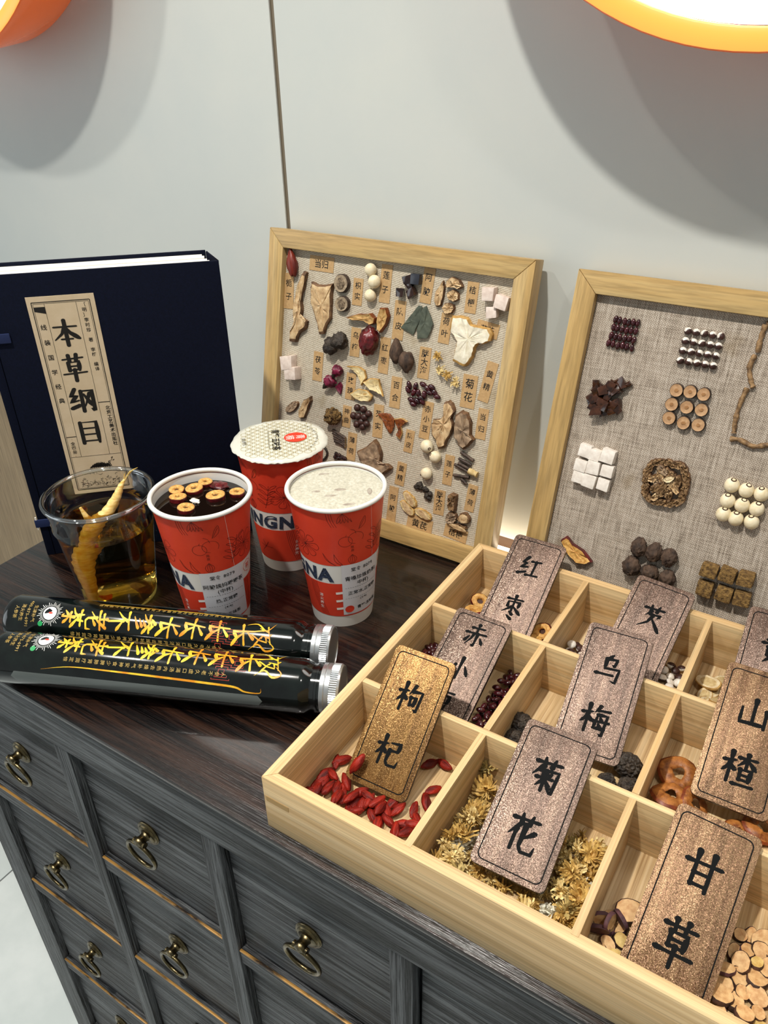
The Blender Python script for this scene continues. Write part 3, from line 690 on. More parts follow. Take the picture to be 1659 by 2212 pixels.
# --- first frame
blob(F1, 'A', 345, 425, 60, 135, 'gard', 'gardenia_fruit', 'wrinkled dark red gardenia fruit', 14, .12, 2.2, 3, .8, .12, point)
slice_(F1, 'A', [(490, 520), (522, 530), (490, 690), (455, 790), (470, 900), (460, 1000), (525, 1040), (510, 1120), (440, 1170), (410, 1260), (340, 1255), (350, 1170), (400, 1080), (380, 980), (385, 860), (410, 760), (430, 640)], .0055, 'ang', 'ang2', 'angelica_root', 'long twisted brown angelica root', .0014, .0005)
slice_(F1, 'A', [(575, 620), (640, 655), (730, 655), (800, 640), (785, 740), (775, 900), (770, 1020), (725, 1090), (700, 1180), (655, 1185), (630, 1080), (600, 980), (560, 850), (560, 720)], .005, 'ang', 'ang2', 'angelica_slice', 'broad tapering tan root slice', .0012, .0005)
for x, y, rx, ry in ((885, 645, 78, 102), (892, 860, 74, 84)):
    o = slice_(F1, 'A', ell(x, y, rx, ry, 0, 16, .03), .005, 'zhi', 'discbark', 'citron_slice', None, .0003, .0001, 0, 0, 2)
    k = scl(F1, 'A', x, y); MB().slab(ell(0, 0, rx * k * .55, ry * k * .55, 0, 12, .1), .0046, .0009, 3, .0004, 0, 0, 0, 2).build('pith', 'zhic', o, 50)
for x, y, r in ((1175, 500, 62), (1212, 627, 66), (1170, 772, 60)):
    blob(F1, 'A', x, y, r, r * 1.0, 'lotus', 'lotus_seed', 'cream lotus seed', R.uniform(-60, 60), .05, 1.2, 3, .9)
slice_(F1, 'A', [(950, 1000), (1080, 965), (1200, 960), (1255, 1010), (1250, 1060), (1195, 1085), (1130, 1040), (1010, 1030)], .006, 'peel2', 'peel', 'peel_slice', 'curled tangerine peel piece', .0009, .0004, .002)
slice_(F1, 'A', [(1305, 900), (1370, 900), (1390, 980), (1350, 1100), (1300, 1165), (1268, 1120), (1270, 1010)], .006, 'peel2', 'peel', 'peel_slice', 'upright orange brown peel piece', .001, .0004, .002)
blob(F1, 'A', 757, 1300, 82, 92, 'plum', 'smoked_plum', 'black wrinkled smoked plum', 0, .25, 1.6, 3, .85, .3)
blob(F1, 'A', 850, 1252, 88, 88, 'plum', 'smoked_plum', 'black wrinkled smoked plum', 0, .25, 1.6, 3, .95, .3)
blob(F1, 'A', 1155, 1250, 104, 150, 'jujube', 'red_date', 'large glossy dark red date', 0, .10, 1.9, 4, .85, .16)
blob(F1, 'A', 1445, 1355, 74, 126, 'pdh', 'sterculia_seed', 'dark oval sterculia seed', 8, .10, 1.8, 3, .9, .12, point)
blob(F1, 'A', 1553, 1478, 84, 108, 'pdh', 'sterculia_seed', 'brown pointed sterculia seed', 186, .10, 1.8, 3, .9, .12, point)
cube(F1, 'A', 312, 1480, 62, 'poriap', 'poria_cube', 'pinkish white poria cube', 12); cube(F1, 'A', 355, 1590, 60, 'poriap', 'poria_cube', 'pinkish white poria cube', 10)
for x, y, r, rt in ((818, 1572, 60, 150), (735, 1688, 64, 140)):
    o = blob(F1, 'A', x, y, r, r * 1.1, 'rose', 'rosebud', 'dried magenta rosebud', rt, .22, 2.2, 3, .9, .3, drop)
    k = scl(F1, 'A', x, y) * r; mb = MB()
    mb.tube([(0, .3 * k, .2 * k), (0, 1.0 * k, .1 * k), (.1 * k, 1.5 * k, -.1 * k)], [.5 * k, .34 * k, .12 * k], 8); mb.build('sepal', 'rosestem', o, 50)
slice_(F1, 'A', [(810, 1730), (870, 1680), (888, 1720), (870, 1810), (835, 1780)], .002, 'rose', 'rose', 'rose_petal', 'loose magenta petal', .0005, .0003, .002)
slice_(F1, 'A', [(955, 1510), (1060, 1515), (1130, 1560), (1145, 1640), (1100, 1720), (1070, 1650), (1030, 1580)], .003, 'lily', 'rootedge', 'lily_scale', 'pale curled lily bulb scale', .0008, .0003, .004)
slice_(F1, 'A', [(1130, 1680), (1200, 1635), (1290, 1650), (1300, 1720), (1345, 1830), (1270, 1790), (1190, 1760)], .003, 'lily', 'rootedge', 'lily_scale', 'pale curled lily bulb scale', .0008, .0003, .004, .002)
slice_(F1, 'A', [(980, 1800), (1060, 1750), (1160, 1770), (1225, 1830), (1180, 1885), (1090, 1885), (1030, 1860)], .003, 'lily', 'rootedge', 'lily_scale', 'pale curled lily bulb scale', .0008, .0003, .004)
slice_(F1, 'A', ell(355, 1945, 82, 42, -38, 12, .05), .003, 'angd', 'ang2', 'root_slice', 'oval pinkish tan root slice', .0004)
slice_(F1, 'A', [(560, 1830), (565, 1870), (530, 1970), (490, 2060), (440, 2060), (440, 1980), (490, 1870)], .005, 'ang', 'ang2', 'root_piece', 'wrinkled tan root piece', .001)
for x, y, s, m, rt in ((205, 412, 46, 'glue', 20), (290, 405, 50, 'glueb', 2), (122, 542, 44, 'glue', 5), (240, 552, 46, 'glue', 30), (215, 470, 36, 'glue', 50)):
    cube(F1, 'B', x, y, s, m, 'donkey_glue_block', 'glossy black gelatin block', rt, .3 if m == 'glue' else .08)
slice_(F1, 'B', [(585, 420), (600, 470), (595, 560), (560, 680), (520, 700), (490, 650), (510, 540), (550, 470)], .004, 'ang', 'ang2', 'balloon_root_slice', 'long wrinkled root slice', .0012)
slice_(F1, 'B', [(620, 430), (680, 380), (760, 410), (800, 490), (750, 510), (680, 490), (620, 490)], .005, 'ang', 'ang2', 'balloon_root_slice', 'crinkled root slice', .0014)
for x, y, r in ((692, 580, 66), (640, 712, 62)):
    o = slice_(F1, 'B', ell(x, y, r, r, 0, 12, .12), .004, 'ang', 'ang2', 'balloon_root_slice', 'small crinkled round root slice', .0008)
for x, y, s, rt in ((1060, 562, 66, 4), (1195, 652, 70, -10), (1090, 755, 56, 12)): cube(F1, 'B', x, y, s, 'poriap', 'poria_cube', 'pale pink poria cube', rt)
slice_(F1, 'B', [(325, 680), (358, 690), (352, 800), (300, 920), (262, 992), (190, 950), (132, 915), (170, 870), (225, 800)], .0016, 'leaf', 'leaf', 'leaf_piece', 'dark grey green lotus leaf piece', .0006, .0002, .001)
slice_(F1, 'B', [(365, 715), (410, 685), (440, 760), (478, 875), (450, 960), (420, 1025), (315, 1035), (310, 930), (350, 800)], .0016, 'leaf', 'leaf', 'leaf_piece', 'dark grey green lotus leaf piece', .0006, .0002, .001, .0012)
slice_(F1, 'B', [(690, 790), (770, 785), (840, 800), (890, 880), (960, 900), (1080, 915), (1112, 985), (1090, 1050), (1020, 1082), (960, 1080), (925, 1130), (900, 1230), (830, 1325), (760, 1300), (692, 1260), (720, 1150), (738, 1060), (700, 990), (658, 935)], .006, 'whiteroot', 'rootedge', 'white_root_slice', 'large T-shaped white poria slice with tan edge', .0007, .0004)
FLW = []
def flower_me(seed, mat, n=46, r=.011):
    rr = random.Random(seed); mb = MB()
    for i in range(n):
        a = rr.uniform(0, 2 * PI); el = rr.uniform(-.2, 1.3); L = r * rr.uniform(.55, 1.1); wd = r * rr.uniform(.06, .12); tw = rr.uniform(-.6, .6)
        d = Vector((math.cos(a) * math.cos(el), math.sin(a) * math.cos(el), math.sin(el))); s = d.cross(Vector((0, 0, 1))).normalized(); s = Matrix.Rotation(tw, 3, d) @ s
        P = []
        for k in range(4):
            t = k / 3; p = d * L * t + Vector((0, 0, -.35 * L * t * t * rr.uniform(-.5, 1.2))) + s * (L * .18 * math.sin(t * 3 + a)); w_ = wd * (.5 + .9 * t * (1.25 - t) * 1.6)
            P += [p - s * w_, p + s * w_]
        mb.add(P, [(0, 1, 3, 2), (2, 3, 5, 4), (4, 5, 7, 6)])
    mb.ico((r * .34, r * .34, r * .3), 2, .25, 3, seed)
    return mb.mesh('chrysanthemum', mat, 50)
FLW = [flower_me(i, 'petal%d' % (1 + i % 4)) for i in range(8)]
for x, y, s, i in ((512, 1220, 58, 1), (545, 1370, 62, 0), (620, 1420, 62, 1), (700, 1500, 64, 4)):
    k = scl(F1, 'B', x, y) * s / .011; q = loc(F1, 'B', x, y, ZL + .004)
    put('chrysanthemum', FLW[i], F1, mtx=Matrix.Translation((q.x, q.y, ZL + .0035)) @ Matrix.Rotation(x, 4, 'Z') @ Matrix.Diagonal((k, k, k * .8, 1)), label='dried yellow chrysanthemum head')
bean_me = MB().ico((.0026, .0044, .0025), 3, .04, 1.2, 2).mesh('red_bean', 'redbean', 60)
def fbean(fr, reg, x, y, s, rot, me=bean_me, name='red_bean', rz=.0022):
    k = scl(fr, reg, x, y) * s / .0044; q = loc(fr, reg, x, y, ZL + rz * k)
    return put(name, me, fr, mtx=Matrix.Translation((q.x, q.y, ZL + rz * k)) @ Matrix.Rotation(math.radians(rot), 4, 'Z') @ Matrix.Diagonal((k, k, k, 1)))
for i, (x, y) in enumerate(((215, 1520), (282, 1535), (362, 1515), (203, 1570), (262, 1600), (312, 1608), (405, 1555), (452, 1543), (482, 1600), (507, 1645), (375, 1625), (342, 1660), (235, 1675), (300, 1690), (255, 1722), (430, 1603), (352, 1695))):
    fbean(F1, 'B', x, y, 42, (30, -10, 75, 35, -20, 15, 60, 70, 50, 80, 20, 60, 80, 50, 75, 70, 40)[i])
blob(F1, 'C', 660, 440, 98, 92, 'ferm', 'leaven_lump', 'crumbly brown leaven lump', 20, .3, 2.2, 4, .8, .25)
rb = MB().ico((.0042, .0042, .0038), 3, .05, 1.4, 5).mesh('fox_nut', 'seeddark', 60)
for x, y in ((950, 335), (1025, 355), (1085, 410), (905, 430), (965, 440), (1035, 450), (945, 535), (1015, 565), (1062, 530), (1000, 505)): fbean(F1, 'C', x, y, 42, 0, rb, 'fox_nut', .003)
slice_(F1, 'D', [(105, 185), (180, 172), (245, 185), (295, 250), (295, 330), (262, 420), (225, 390), (185, 330), (150, 240)], .0022, 'peel', 'peel', 'peel_piece', 'dark orange pitted peel triangle', .0006, .0003, .002)
slice_(F1, 'D', [(300, 240), (400, 235), (465, 275), (400, 295), (375, 330), (392, 420), (370, 490), (320, 440), (345, 380), (310, 300)], .0022, 'peel', 'peel2', 'peel_piece', 'curled forked peel strip', .0006, .0003, .002)
for i in range(5): stick(F1, 'C', [(665 + i * 6, 600 + i * 32), (745 + i * 4, 650 + i * 26), (820, 700 + i * 25)], 17, 'twig', 'mint_twig', 'dark dry mint twig', 'pith')
slice_(F1, 'C', [(1180, 710), (1225, 770), (1265, 890), (1240, 1000), (1330, 1000), (1385, 1050), (1280, 1130), (1180, 1090), (1060, 1010), (1000, 960), (968, 850), (1080, 790)], .006, 'angd', 'ang2', 'sealwort_slice', 'thick grey tan sealwort slice', .001)
for x, y in ((700, 890), (735, 905), (690, 925), (770, 930), (725, 940), (800, 945)): blob(F1, 'C', x, y, 26, 24, 'glue', 'dark_chip', None, 0, .3, 2, 2, .8)
for x, y, r in ((675, 575, 73), (775, 702, 68), (668, 900, 66)):
    o = blob(F1, 'D', x, y, r, r, 'lotus', 'lotus_seed', 'cream lotus seed with dark pierced tip', R.uniform(-180, 180), .04, 1.2, 3, .9)
    k = scl(F1, 'D', x, y) * r; MB().torus((.75 * k, 0, .55 * k), .18 * k, .07 * k, Matrix.Rotation(.9, 3, 'Y'), 12, 5).build('tip', 'lotus_tip', o, 60)
slice_(F1, 'D', [(905, 50), (960, 20), (1000, 60), (1028, 150), (985, 230), (1010, 320), (985, 420), (930, 500), (915, 580), (830, 605), (808, 520), (755, 430), (745, 330), (775, 245), (850, 250), (905, 190)], .0055, 'ang', 'ang2', 'angelica_slice', 'big pale angelica root slice with curled edge', .0012, .0005)
slice_(F1, 'D', [(1045, 190), (1110, 145), (1180, 165), (1222, 290), (1215, 430), (1262, 490), (1190, 560), (1130, 602), (1080, 560), (1020, 460), (1020, 330)], .006, 'angd', 'ang2', 'angelica_slice', 'dark brown angelica root half', .0014, .0005)
for p in (((1090, 640), (1240, 745)), ((1065, 715), (1215, 800)), ((1015, 785), (1180, 880)), ((1060, 770), (1200, 850)), ((1000, 915), (1190, 945)), ((1095, 960), (1160, 1025))): stick(F1, 'D', list(p), 20, 'twig', 'mint_twig', 'dark dry mint twig')
stick(F1, 'D', [(1190, 860), (1290, 910)], 34, 'pith', 'mint_twig', 'split twig showing pale pith')
for i in range(14): blob(F1, 'D', 545 + R.uniform(-30, 30) + i * 12, 1030 + i * 12 + R.uniform(-40, 40), 34, 28, 'plum', 'dark_chip', None, R.uniform(0, 90), .4, 2, 2, .8)
for x, y, rt in ((482, 1200, 52), (450, 1305, 48), (640, 1380, 30)):
    o = slice_(F1, 'D', ell(x, y, 118, 48, rt, 14, .04), .003, 'astra_r', 'rootedge', 'astragalus_slice', 'slanting oval pale astragalus slice', .0004)
    k = scl(F1, 'D', x, y); MB().slab(ell(0, 0, 88 * k, 32 * k, -rt, 14, .05), .0028, .0006, 4, .0002, 0, 0, 0, 1).build('core', 'ang', o, 50)
slice_(F1, 'D', [(950, 1150), (1000, 1120), (1050, 1150), (1045, 1240), (1030, 1340), (960, 1330), (955, 1230)], .007, 'rootring', 'ang2', 'balloon_root_piece', 'dark gnarled root stub', .002)
slice_(F1, 'D', ell(985, 1420, 68, 70, 0, 12, .08), .005, 'angd', 'ang2', 'balloon_root_slice', 'grey round root slice', .001)
o = slice_(F1, 'D', ell(1132, 1430, 72, 70, 0, 12, .16), .005, 'rootring', 'ang2', 'balloon_root_slice', 'scalloped root slice with tan core', .001)
MB().slab(ell(0, 0, .0052, .0052, 0, 10, .1), .0045, .001, 3, .0003).build('core', 'ang', o, 50)
o = slice_(F1, 'D', ell(1060, 1535, 100, 38, 8, 14, .08), .004, 'rootring', 'ang2', 'balloon_root_slice', 'long oval root slice with tan core', .0008)
MB().slab(ell(0, 0, .011, .0025, -8, 10, .1), .0036, .001, 3, .0003).build('core', 'ang', o, 50)
stick(F1, 'C', [(560, 795), (590, 840), (598, 890), (575, 935), (540, 960)], 13, 'plum', 'root_strand', 'thin dark curved root strand', None, .1)
# --- second frame
for r in range(4):
    for c in range(6):
        x = 625 + (780 - 625) * c / 5 + (580 - 625) * r / 3; y = 375 + 30 * c / 5 + 165 * r / 3
        fbean(F2, 'E', x + R.uniform(-3, 3), y + R.uniform(-4, 4), 27, R.uniform(-14, 8))
sw = MB(); sw.ico((.0042, .0042, .0038), 3, .05, 1.4, 5)
for i, f in enumerate(sw.f):
    c = sum((Vector(sw.v[k]) for k in f), Vector()) / 3
    if c.y > .0012 + .0006 * math.sin(c.x * 900): sw.m[i] = 1
sw = sw.mesh('fox_nut', ['seeddark', 'seedwhite'], 60)
for r in range(4):
    for c in range(5):
        x = 1117 + (1340 - 1117) * c / 4 + (1065 - 1117) * r / 3; y = 455 + 36 * c / 4 + 200 * r / 3
        fbean(F2, 'E', x, y, 28, R.uniform(-35, 35) if r else R.uniform(-20, 60), sw, 'fox_nut', .003)
for i in range(34):
    x, y = R.uniform(470, 665), R.uniform(800, 1005); x -= (y - 900) * .2
    cube(F2, 'E', x, y, R.uniform(20, 34), 'glue_b', 'donkey_glue_chunk', None, R.uniform(0, 90), .45, R.uniform(-.4, .4), .0004, R.uniform(0, .003))
stick(F2, 'E', [(660, 815), (700, 825), (735, 805)], 18, 'glue_b', 'donkey_glue_chunk', 'stringy brown strand of gelatin')
for x, y in ((1037, 857), (1130, 867), (1222, 885), (1005, 952), (1107, 972), (1207, 990), (987, 1045), (1085, 1078), (1185, 1092)):
    k = scl(F2, 'E', x, y) * 47; th = .005; q = loc(F2, 'E', x, y, ZL + th)
    o = MB().slab(ell(0, 0, k, k * 1.03, 0, 20, .02), 0, th, 1, .0001, 0, 1, 0, 1).build('twig_disc', ['discface', 'discbark'], F2, 50, mtx=Matrix.Translation((q.x, q.y, ZL)), label='cut twig disc with dark bark rim')
    MB().slab(ell(0, 0, k * .3, k * .28, 0, 10, .15), th * .96, .0003, 2, .0001).build('core', 'disccore', o, 50)
for p in (((1645, 410), (1610, 510), (1590, 600)), ((1575, 615), (1535, 700), (1545, 790), (1562, 840)), ((1520, 840), (1470, 950), (1440, 1060), (1430, 1145)), ((1405, 1185), (1470, 1190), (1560, 1235), (1670, 1225), (1760, 1240)), ((1650, 400), (1740, 425), (1830, 440))):
    stick(F2, 'E', list(p), 17, 'rootring', 'root_twig', 'thin brown root twig', None, .3)
for x, y, s in ((425, 135, 44), (490, 165, 42), (580, 172, 50), (395, 235, 43), (480, 250, 47), (575, 273, 44), (378, 312, 40), (454, 340, 47), (547, 364, 43)):
    cube(F2, 'F', x, y, s * .93, 'poria', 'poria_cube', 'white poria cube', R.uniform(-6, 2), .08)
for i in range(20):
    a = 2 * PI * i / 20; q = 150 / (abs(math.cos(a - .15)) ** 4 + abs(math.sin(a - .15)) ** 4) ** .25; x, y = 970 + q * .88 * math.cos(a), 350 + q * .88 * math.sin(a); rt = math.degrees(a) + 90
    slice_(F2, 'F', ell(x, y, 48, 26, rt + R.uniform(-15, 15), 10, .15), .005, 'rootring', 'ang2', 'balloon_root_slice', None, .0016, .0006, 0, 0, 2)
for i in range(16):
    a = i * 2.4; q = 24 * math.sqrt(i); x, y = 970 + q * math.cos(a), 355 + q * math.sin(a)
    slice_(F2, 'F', ell(x, y, R.uniform(38, 62), R.uniform(20, 32), R.uniform(0, 180), 10, .15), .0055, R.choice(('rootring', 'rootring', 'ang', 'angd')), 'ang2', 'balloon_root_slice', None, .0016, .0006, 0, R.uniform(0, .002), 2)
slice_(F2, 'F', ell(1000, 320, 42, 22, -15, 12, .05), .0085, 'astra', 'ang2', 'balloon_root_slice', 'small pale ringed root slice', .0003)
for x, y in ((1415, 370), (1513, 405), (1615, 430), (1385, 475), (1485, 505), (1583, 530), (1358, 565), (1440, 595), (1547, 618)):
    o = blob(F2, 'F', x, y, 51, 54, 'lotus', 'lotus_seed', 'cream lotus seed with brown rimmed hole', R.uniform(-12, 12), .03, 1.2, 3, .95)
    k = scl(F2, 'F', x, y) * 51; MB().torus((0, .86 * k, .42 * k), .3 * k, .09 * k, Matrix.Rotation(-1.0, 3, 'X'), 14, 5).build('tip', 'lotus_tip', o, 60)
o = slice_(F2, 'F', [(262, 740), (300, 708), (345, 760), (420, 810), (475, 885), (440, 905), (370, 890), (310, 830)], .006, 'flesh', 'jujube', 'date_half', 'dried halved red date showing brown flesh', .001, .0004)
for x, y, rx, ry, rt in ((785, 788, 57, 74, 0), (887, 825, 58, 76, -8), (988, 862, 60, 70, 180), (735, 915, 63, 76, 5), (855, 965, 64, 62, 180), (975, 1008, 58, 70, 180)):
    blob(F2, 'F', x, y, rx, ry, 'pdh', 'sterculia_seed', 'brown wrinkled sterculia seed', rt, .12, 2.6, 4, .9, .16, lambda q: Vector((q.x * (1 - .22 * max(0, q.y)), q.y, q.z * (1 - .22 * max(0, q.y)))))
for x, y in ((1262, 945), (1385, 978), (1510, 1000), (1232, 1067), (1362, 1107), (1484, 1137)):
    cube(F2, 'F', x, y, 53, 'cubebrown', 'leaven_cube', 'rough brown pressed leaven cube', R.uniform(-8, 2), .1, 0, .0022)
# ------------------------------------------------------------------ slip case and its volumes
BP, PSI = Vector((-.6854, .3948, .0002)), math.radians(43.19)
bk = empty('book_slipcase', BP, 'navy cloth slipcase of thread-bound books standing upright with title slip', 'book case', (0, 0, PSI))
BW, BH, BT, th = .2186, .2958, .044, .0028
def bpart(name, a, b, mat, bev=.0006, **k): return MB().box2(a, b).build(name, mat, bk, 35, bev, **k)
bpart('front_cover', (.0085, 0, 0), (BW, th, BH), 'navy', label='navy cloth front board')
bpart('cover_flap', (0, -.0004, 0), (.0081, th, BH), 'navy')
MB().prism([(.012, BT - th), (BW - .012, BT - th), (BW - .012, BT), (.012, BT)], 0, BH + .001).build('back_cover', 'navy', bk, 35, .0006)
MB().prism([(BW - .0002, th), (BW, .0001), (BW - .0105, BT), (BW - .0118, BT - th)][::-1], 0, BH - .0002).build('side_board', 'navy', bk, 35, .0004)
MB().prism([(.0, .003), (.003, .003), (.015, BT - .003), (.012, BT - .003)], 0, BH - .0002).build('side_board', 'navy', bk, 35, .0004)
VOL = ('first volume right behind the front board', 'second volume, between the first and third', 'third volume, between the second and last', 'last volume against the back board')
for k in range(4):
    y0 = th + .0008 + k * .0094; dx = .0024 * (k + 1)
    v = MB().box2((dx + .006, y0, .0005), (BW - .006 - dx, y0 + .0088, BH - .0016 - .0006 * (k % 2)))
    v.build('bound_volume', 'pages', None, 35, .0005, loc=BP, rot=(0, 0, PSI), label='white-paged book in the navy slipcase, ' + VOL[k], cat='book', group='volumes in the slipcase')
sl = MB().box2((.0434, -.0007, .070), (.1030, -.0001, .2746)).build('title_slip', 'titlepaper', bk, 0, label='tan paper title slip with four large characters')
fm = lambda x, y, k=0: (x, -.00085 - k, y)
mb = MB()
for i, ch in enumerate('本草纲目'): brushed(mb, ch, .0716 + .0002 * i, .2395 - i * .0338, .0235, fm, 16.5, True, z=3e-6)
mb.build('title_lettering', 'ink', sl, 0, kind='stuff')
mb = MB()
text(mb, '〔明〕李时珍 著 李楠 编译', .0922, .2340, .0042, fm, True, 1.14, .01); text(mb, '北京工艺美术出版社', .0940, .1430, .0046, fm, True, 1.05, .02)
text(mb, '线装国学经典', .0532, .2100, .0056, fm, True, 2.6, .01); text(mb, '·全四册·', .0535, .1225, .0042, fm, True, 1.1, .01)
def ln(a, b, wd): stroke(mb, [a, b], wd, fm, 0, 1)
x0, x1, y0, y1 = .0475, .0985, .0745, .2695
for a, b in (((x0, y0), (x0, y1)), ((x1, y0), (x1, y1)), ((x0, y0), (x1, y0)), ((x0, y1), (x1, y1))): ln(a, b, .0007)
x0 += .0013; x1 -= .0013; y0 += .0013; y1 -= .0013
for a, b in (((x0, y0), (x0, y1)), ((x1, y0), (x1, y1)), ((x0, y0), (x1, y0)), ((x0, y1), (x1, y1))): ln(a, b, .0003)
for a, b, wd in (((.0585, .112), (.0585, y1), .0003), ((.0862, .112), (.0862, y1), .0003), ((x0, .112), (x1, .112), .0003), ((x0, .1345), (.0585, .1345), .0007), ((.0862, .1685), (x1, .1685), .0007)): ln(a, b, wd)
mb.add([fm(x0, y1 - .003), fm(.0585, y1 - .003), fm(.0585, y1 - .0095), fm(x0, y1 - .007)], [(3, 2, 1, 0)])
rg = random.Random(4)                                       # garden engraving at the foot of the slip
for i in range(90):
    cx, cy = rg.uniform(.052, .094), .0775 + abs(rg.gauss(0, .006)); a = rg.uniform(0, 6); q = rg.uniform(.0006, .0022)
    if cy < .1: stroke(mb, [(cx + q * math.cos(a + t), cy + q * .7 * math.sin(a + t)) for t in (0, .9, 1.8, 2.7)], .00028, fm, 0, 2)
for i in range(26):
    cx = .064 + i * .0008; stroke(mb, [(cx, .0985), (cx + .0008, .0985 + .0055 * math.sin(i / 26 * PI) + rg.uniform(-.0008, .0008)), (cx + .0014, .0988)], .0007, fm, 0, 2)
for i in range(9): stroke(mb, [(.066 + i * .0022, .098), (.0675 + i * .002, .1015 + .001 * (i % 3)), (.069 + i * .0021, .0985)], .0007, fm, 0, 3)
stroke(mb, [(.083, .095), (.0845, .102), (.088, .108)], .0004, fm)
for q in ((.084, .104), (.0875, .108), (.0885, .105), (.0825, .1015)): stroke(mb, [(q[0] - .001, q[1]), q, (q[0] + .0008, q[1] + .0008)], .0008, fm)
mb.build('small_print', 'ink', sl, 0, kind='stuff')
for z in (.0405, .239):
    MB().box2((-.003, -.0024, z - .0045), (.0225, -.0006, z + .0045)).build('strap', 'strap', bk, 35, .0005, label='navy cloth closing loop')
    MB().tube([(-.0012, -.0012, z - .0075), (-.0008, -.0010, z), (-.0012, -.0012, z + .0075)], [.0008, .0013, .0008], 8).build('toggle', 'bone', bk, 60, label='white bone toggle')

# ------------------------------------------------------------------ paper cups
CH = .137
def crad(z): return .0286 + (.0424 - .0286) * z / .132
def paper_cup(loc, twist, label):
    az = math.atan2(-loc[1], -loc[0]); o = empty('paper_cup', (*loc, 0), label, 'cup', (0, 0, az + math.radians(twist)), 'red paper drink cups')
    mb = MB(); Z = [.0001, .0012, .02, .05, .08, .11, .132]
    mb.lathe([(crad(z), z) for z in Z], 96); mb.lathe([(crad(z) - .0007, z) for z in reversed([.008] + Z[2:])], 96); mb.lathe([(crad(.0001), .0001), (crad(0) - .0012, .0001), (crad(0) - .0016, .007)], 96); mb.disc((0, 0, .008), crad(.008) - .0007, 96)
    mb.build('cup_body', 'paper', o, 50)
    MB().lathe([(crad(z) + .00018, z) for z in (.0135, .03, .0535)], 96).build('red_print', 'red', o, 50); MB().lathe([(crad(z) + .00018, z) for z in (.0745, .09, .11, .1322)], 96).build('red_print', 'red', o, 50)
    MB().torus((0, 0, .1345), .0430, .0021, None, 96, 10).build('rim', 'paper', o, 60)
    return o
def cmap(phi0, off):
    def f(x, y, k=0):
        r = crad(y); a = math.radians(phi0) + x / r; r += off + k; return (r * math.cos(a), r * math.sin(a), y)
    return f
def drawings(o):
    mb = MB(); f = lambda p0: cmap(p0, .00032); W = .00032
    def circ(cx, cy, rx, ry, p0, a0=0, a1=2 * PI): stroke(mb, [(cx + rx * math.cos(a0 + (a1 - a0) * i / 10), cy + ry * math.sin(a0 + (a1 - a0) * i / 10)) for i in range(11)], W, f(p0), 0, 2)
    for p0 in (8, 128, -112):           # cherries
        circ(0, .101, .0062, .0055, p0); circ(.0095, .1035, .0072, .0062, p0, -.6, 4.6); stroke(mb, [(0, .1065), (.001, .1085)], W, f(p0)); stroke(mb, [(.0095, .108), (.008, .112), (.0045, .1138)], W, f(p0))
        stroke(mb, [(.012, .112), (.0145, .119), (.0185, .124), (.0185, .117), (.0135, .1125)], W, f(p0)); stroke(mb, [(.0125, .1125), (.018, .122)], W, f(p0))
        text(mb, '陈皮', .006, .0925, .0032, f(p0), True, 1.1)
    for p0 in (-48, 72, -168):          # open flower
        c = (-.001, .0935)
        for i in range(7):
            a = -.9 + i * .9; q = [(c[0] + .003 * math.cos(a), c[1] + .003 * math.sin(a)), (c[0] + .012 * math.cos(a - .3), c[1] + .011 * math.sin(a - .3)), (c[0] + .0145 * math.cos(a), c[1] + .013 * math.sin(a)), (c[0] + .012 * math.cos(a + .35), c[1] + .011 * math.sin(a + .35)), c]
            stroke(mb, q, W, f(p0)); stroke(mb, [c, (c[0] + .009 * math.cos(a + .1), c[1] + .008 * math.sin(a + .1))], W * .8, f(p0))
        for i in range(5): stroke(mb, [(-.002 + i * .0016, .0525), (.000 + i * .0018, .035), (.006 + i * .0016, .0145)], W, f(p0))
    for p0 in (48, 165, -80):           # leafy sprig
        stroke(mb, [(0, .080), (.004, .092), (.007, .107)], W, f(p0))
        for i in range(4):
            for s in (-1, 1):
                b = (.001 + i * .0017, .084 + i * .006); stroke(mb, [b, (b[0] + s * .004, b[1] + .0015), (b[0] + s * .009, b[1] + .0055), (b[0] + s * .004, b[1] + .0045), b], W, f(p0))
    for p0 in (-14, 105, -135):         # pods under the rim and above the band
        for dx in (0, .0022, .0044): stroke(mb, [(dx, .1315), (dx + .0012, .124), (dx + .004, .1175)], W, f(p0))
        for i in range(5): stroke(mb, [(.014, .1315), (.010 + i * .002, .127), (.009 + i * .0032, .1215), (.0125 + i * .002, .1255)], W, f(p0))
        stroke(mb, [(-.006, .0885), (-.003, .081), (.005, .0752), (-.001, .080), (-.006, .0885)], W, f(p0)); stroke(mb, [(.004, .088), (.0045, .080), (.011, .0752), (.007, .081), (.004, .088)], W, f(p0))
        for i in range(5): stroke(mb, [(.020, .086), (.016 + i * .002, .081), (.0185 + i * .0006, .0752)], W, f(p0))
    for p0 in (30, -95, 150):
        for i in range(5): stroke(mb, [(0, .03), (.004 * math.cos(i), .03 + .004 * math.sin(i)), (.008 * math.cos(i), .03 + .008 * math.sin(i))], W, f(p0))
    mb.build('line_drawings', 'line', o, 0, kind='stuff', label='dark outline drawings of fruit, flowers and leaves')
    mb = MB(); text(mb, 'QINGNA', -.0500, .0640, .0200, cmap(0, .0004), bold=.045); mb.build('band_lettering', 'navytext', o, 0, kind='stuff', label='bold navy letters on a white band')
    mb = MB(); text(mb, '清火养生', -.0195, .031, .0042, cmap(0, .0004), True, 1.15)
    for y in (.042, .0325, .023): stroke(mb, [(-.0055, y), (.004, y + .0012)], .0026, cmap(0, .0004), 0, 3)
    mb.build('white_lettering', 'whitetext', o, 0, kind='stuff')
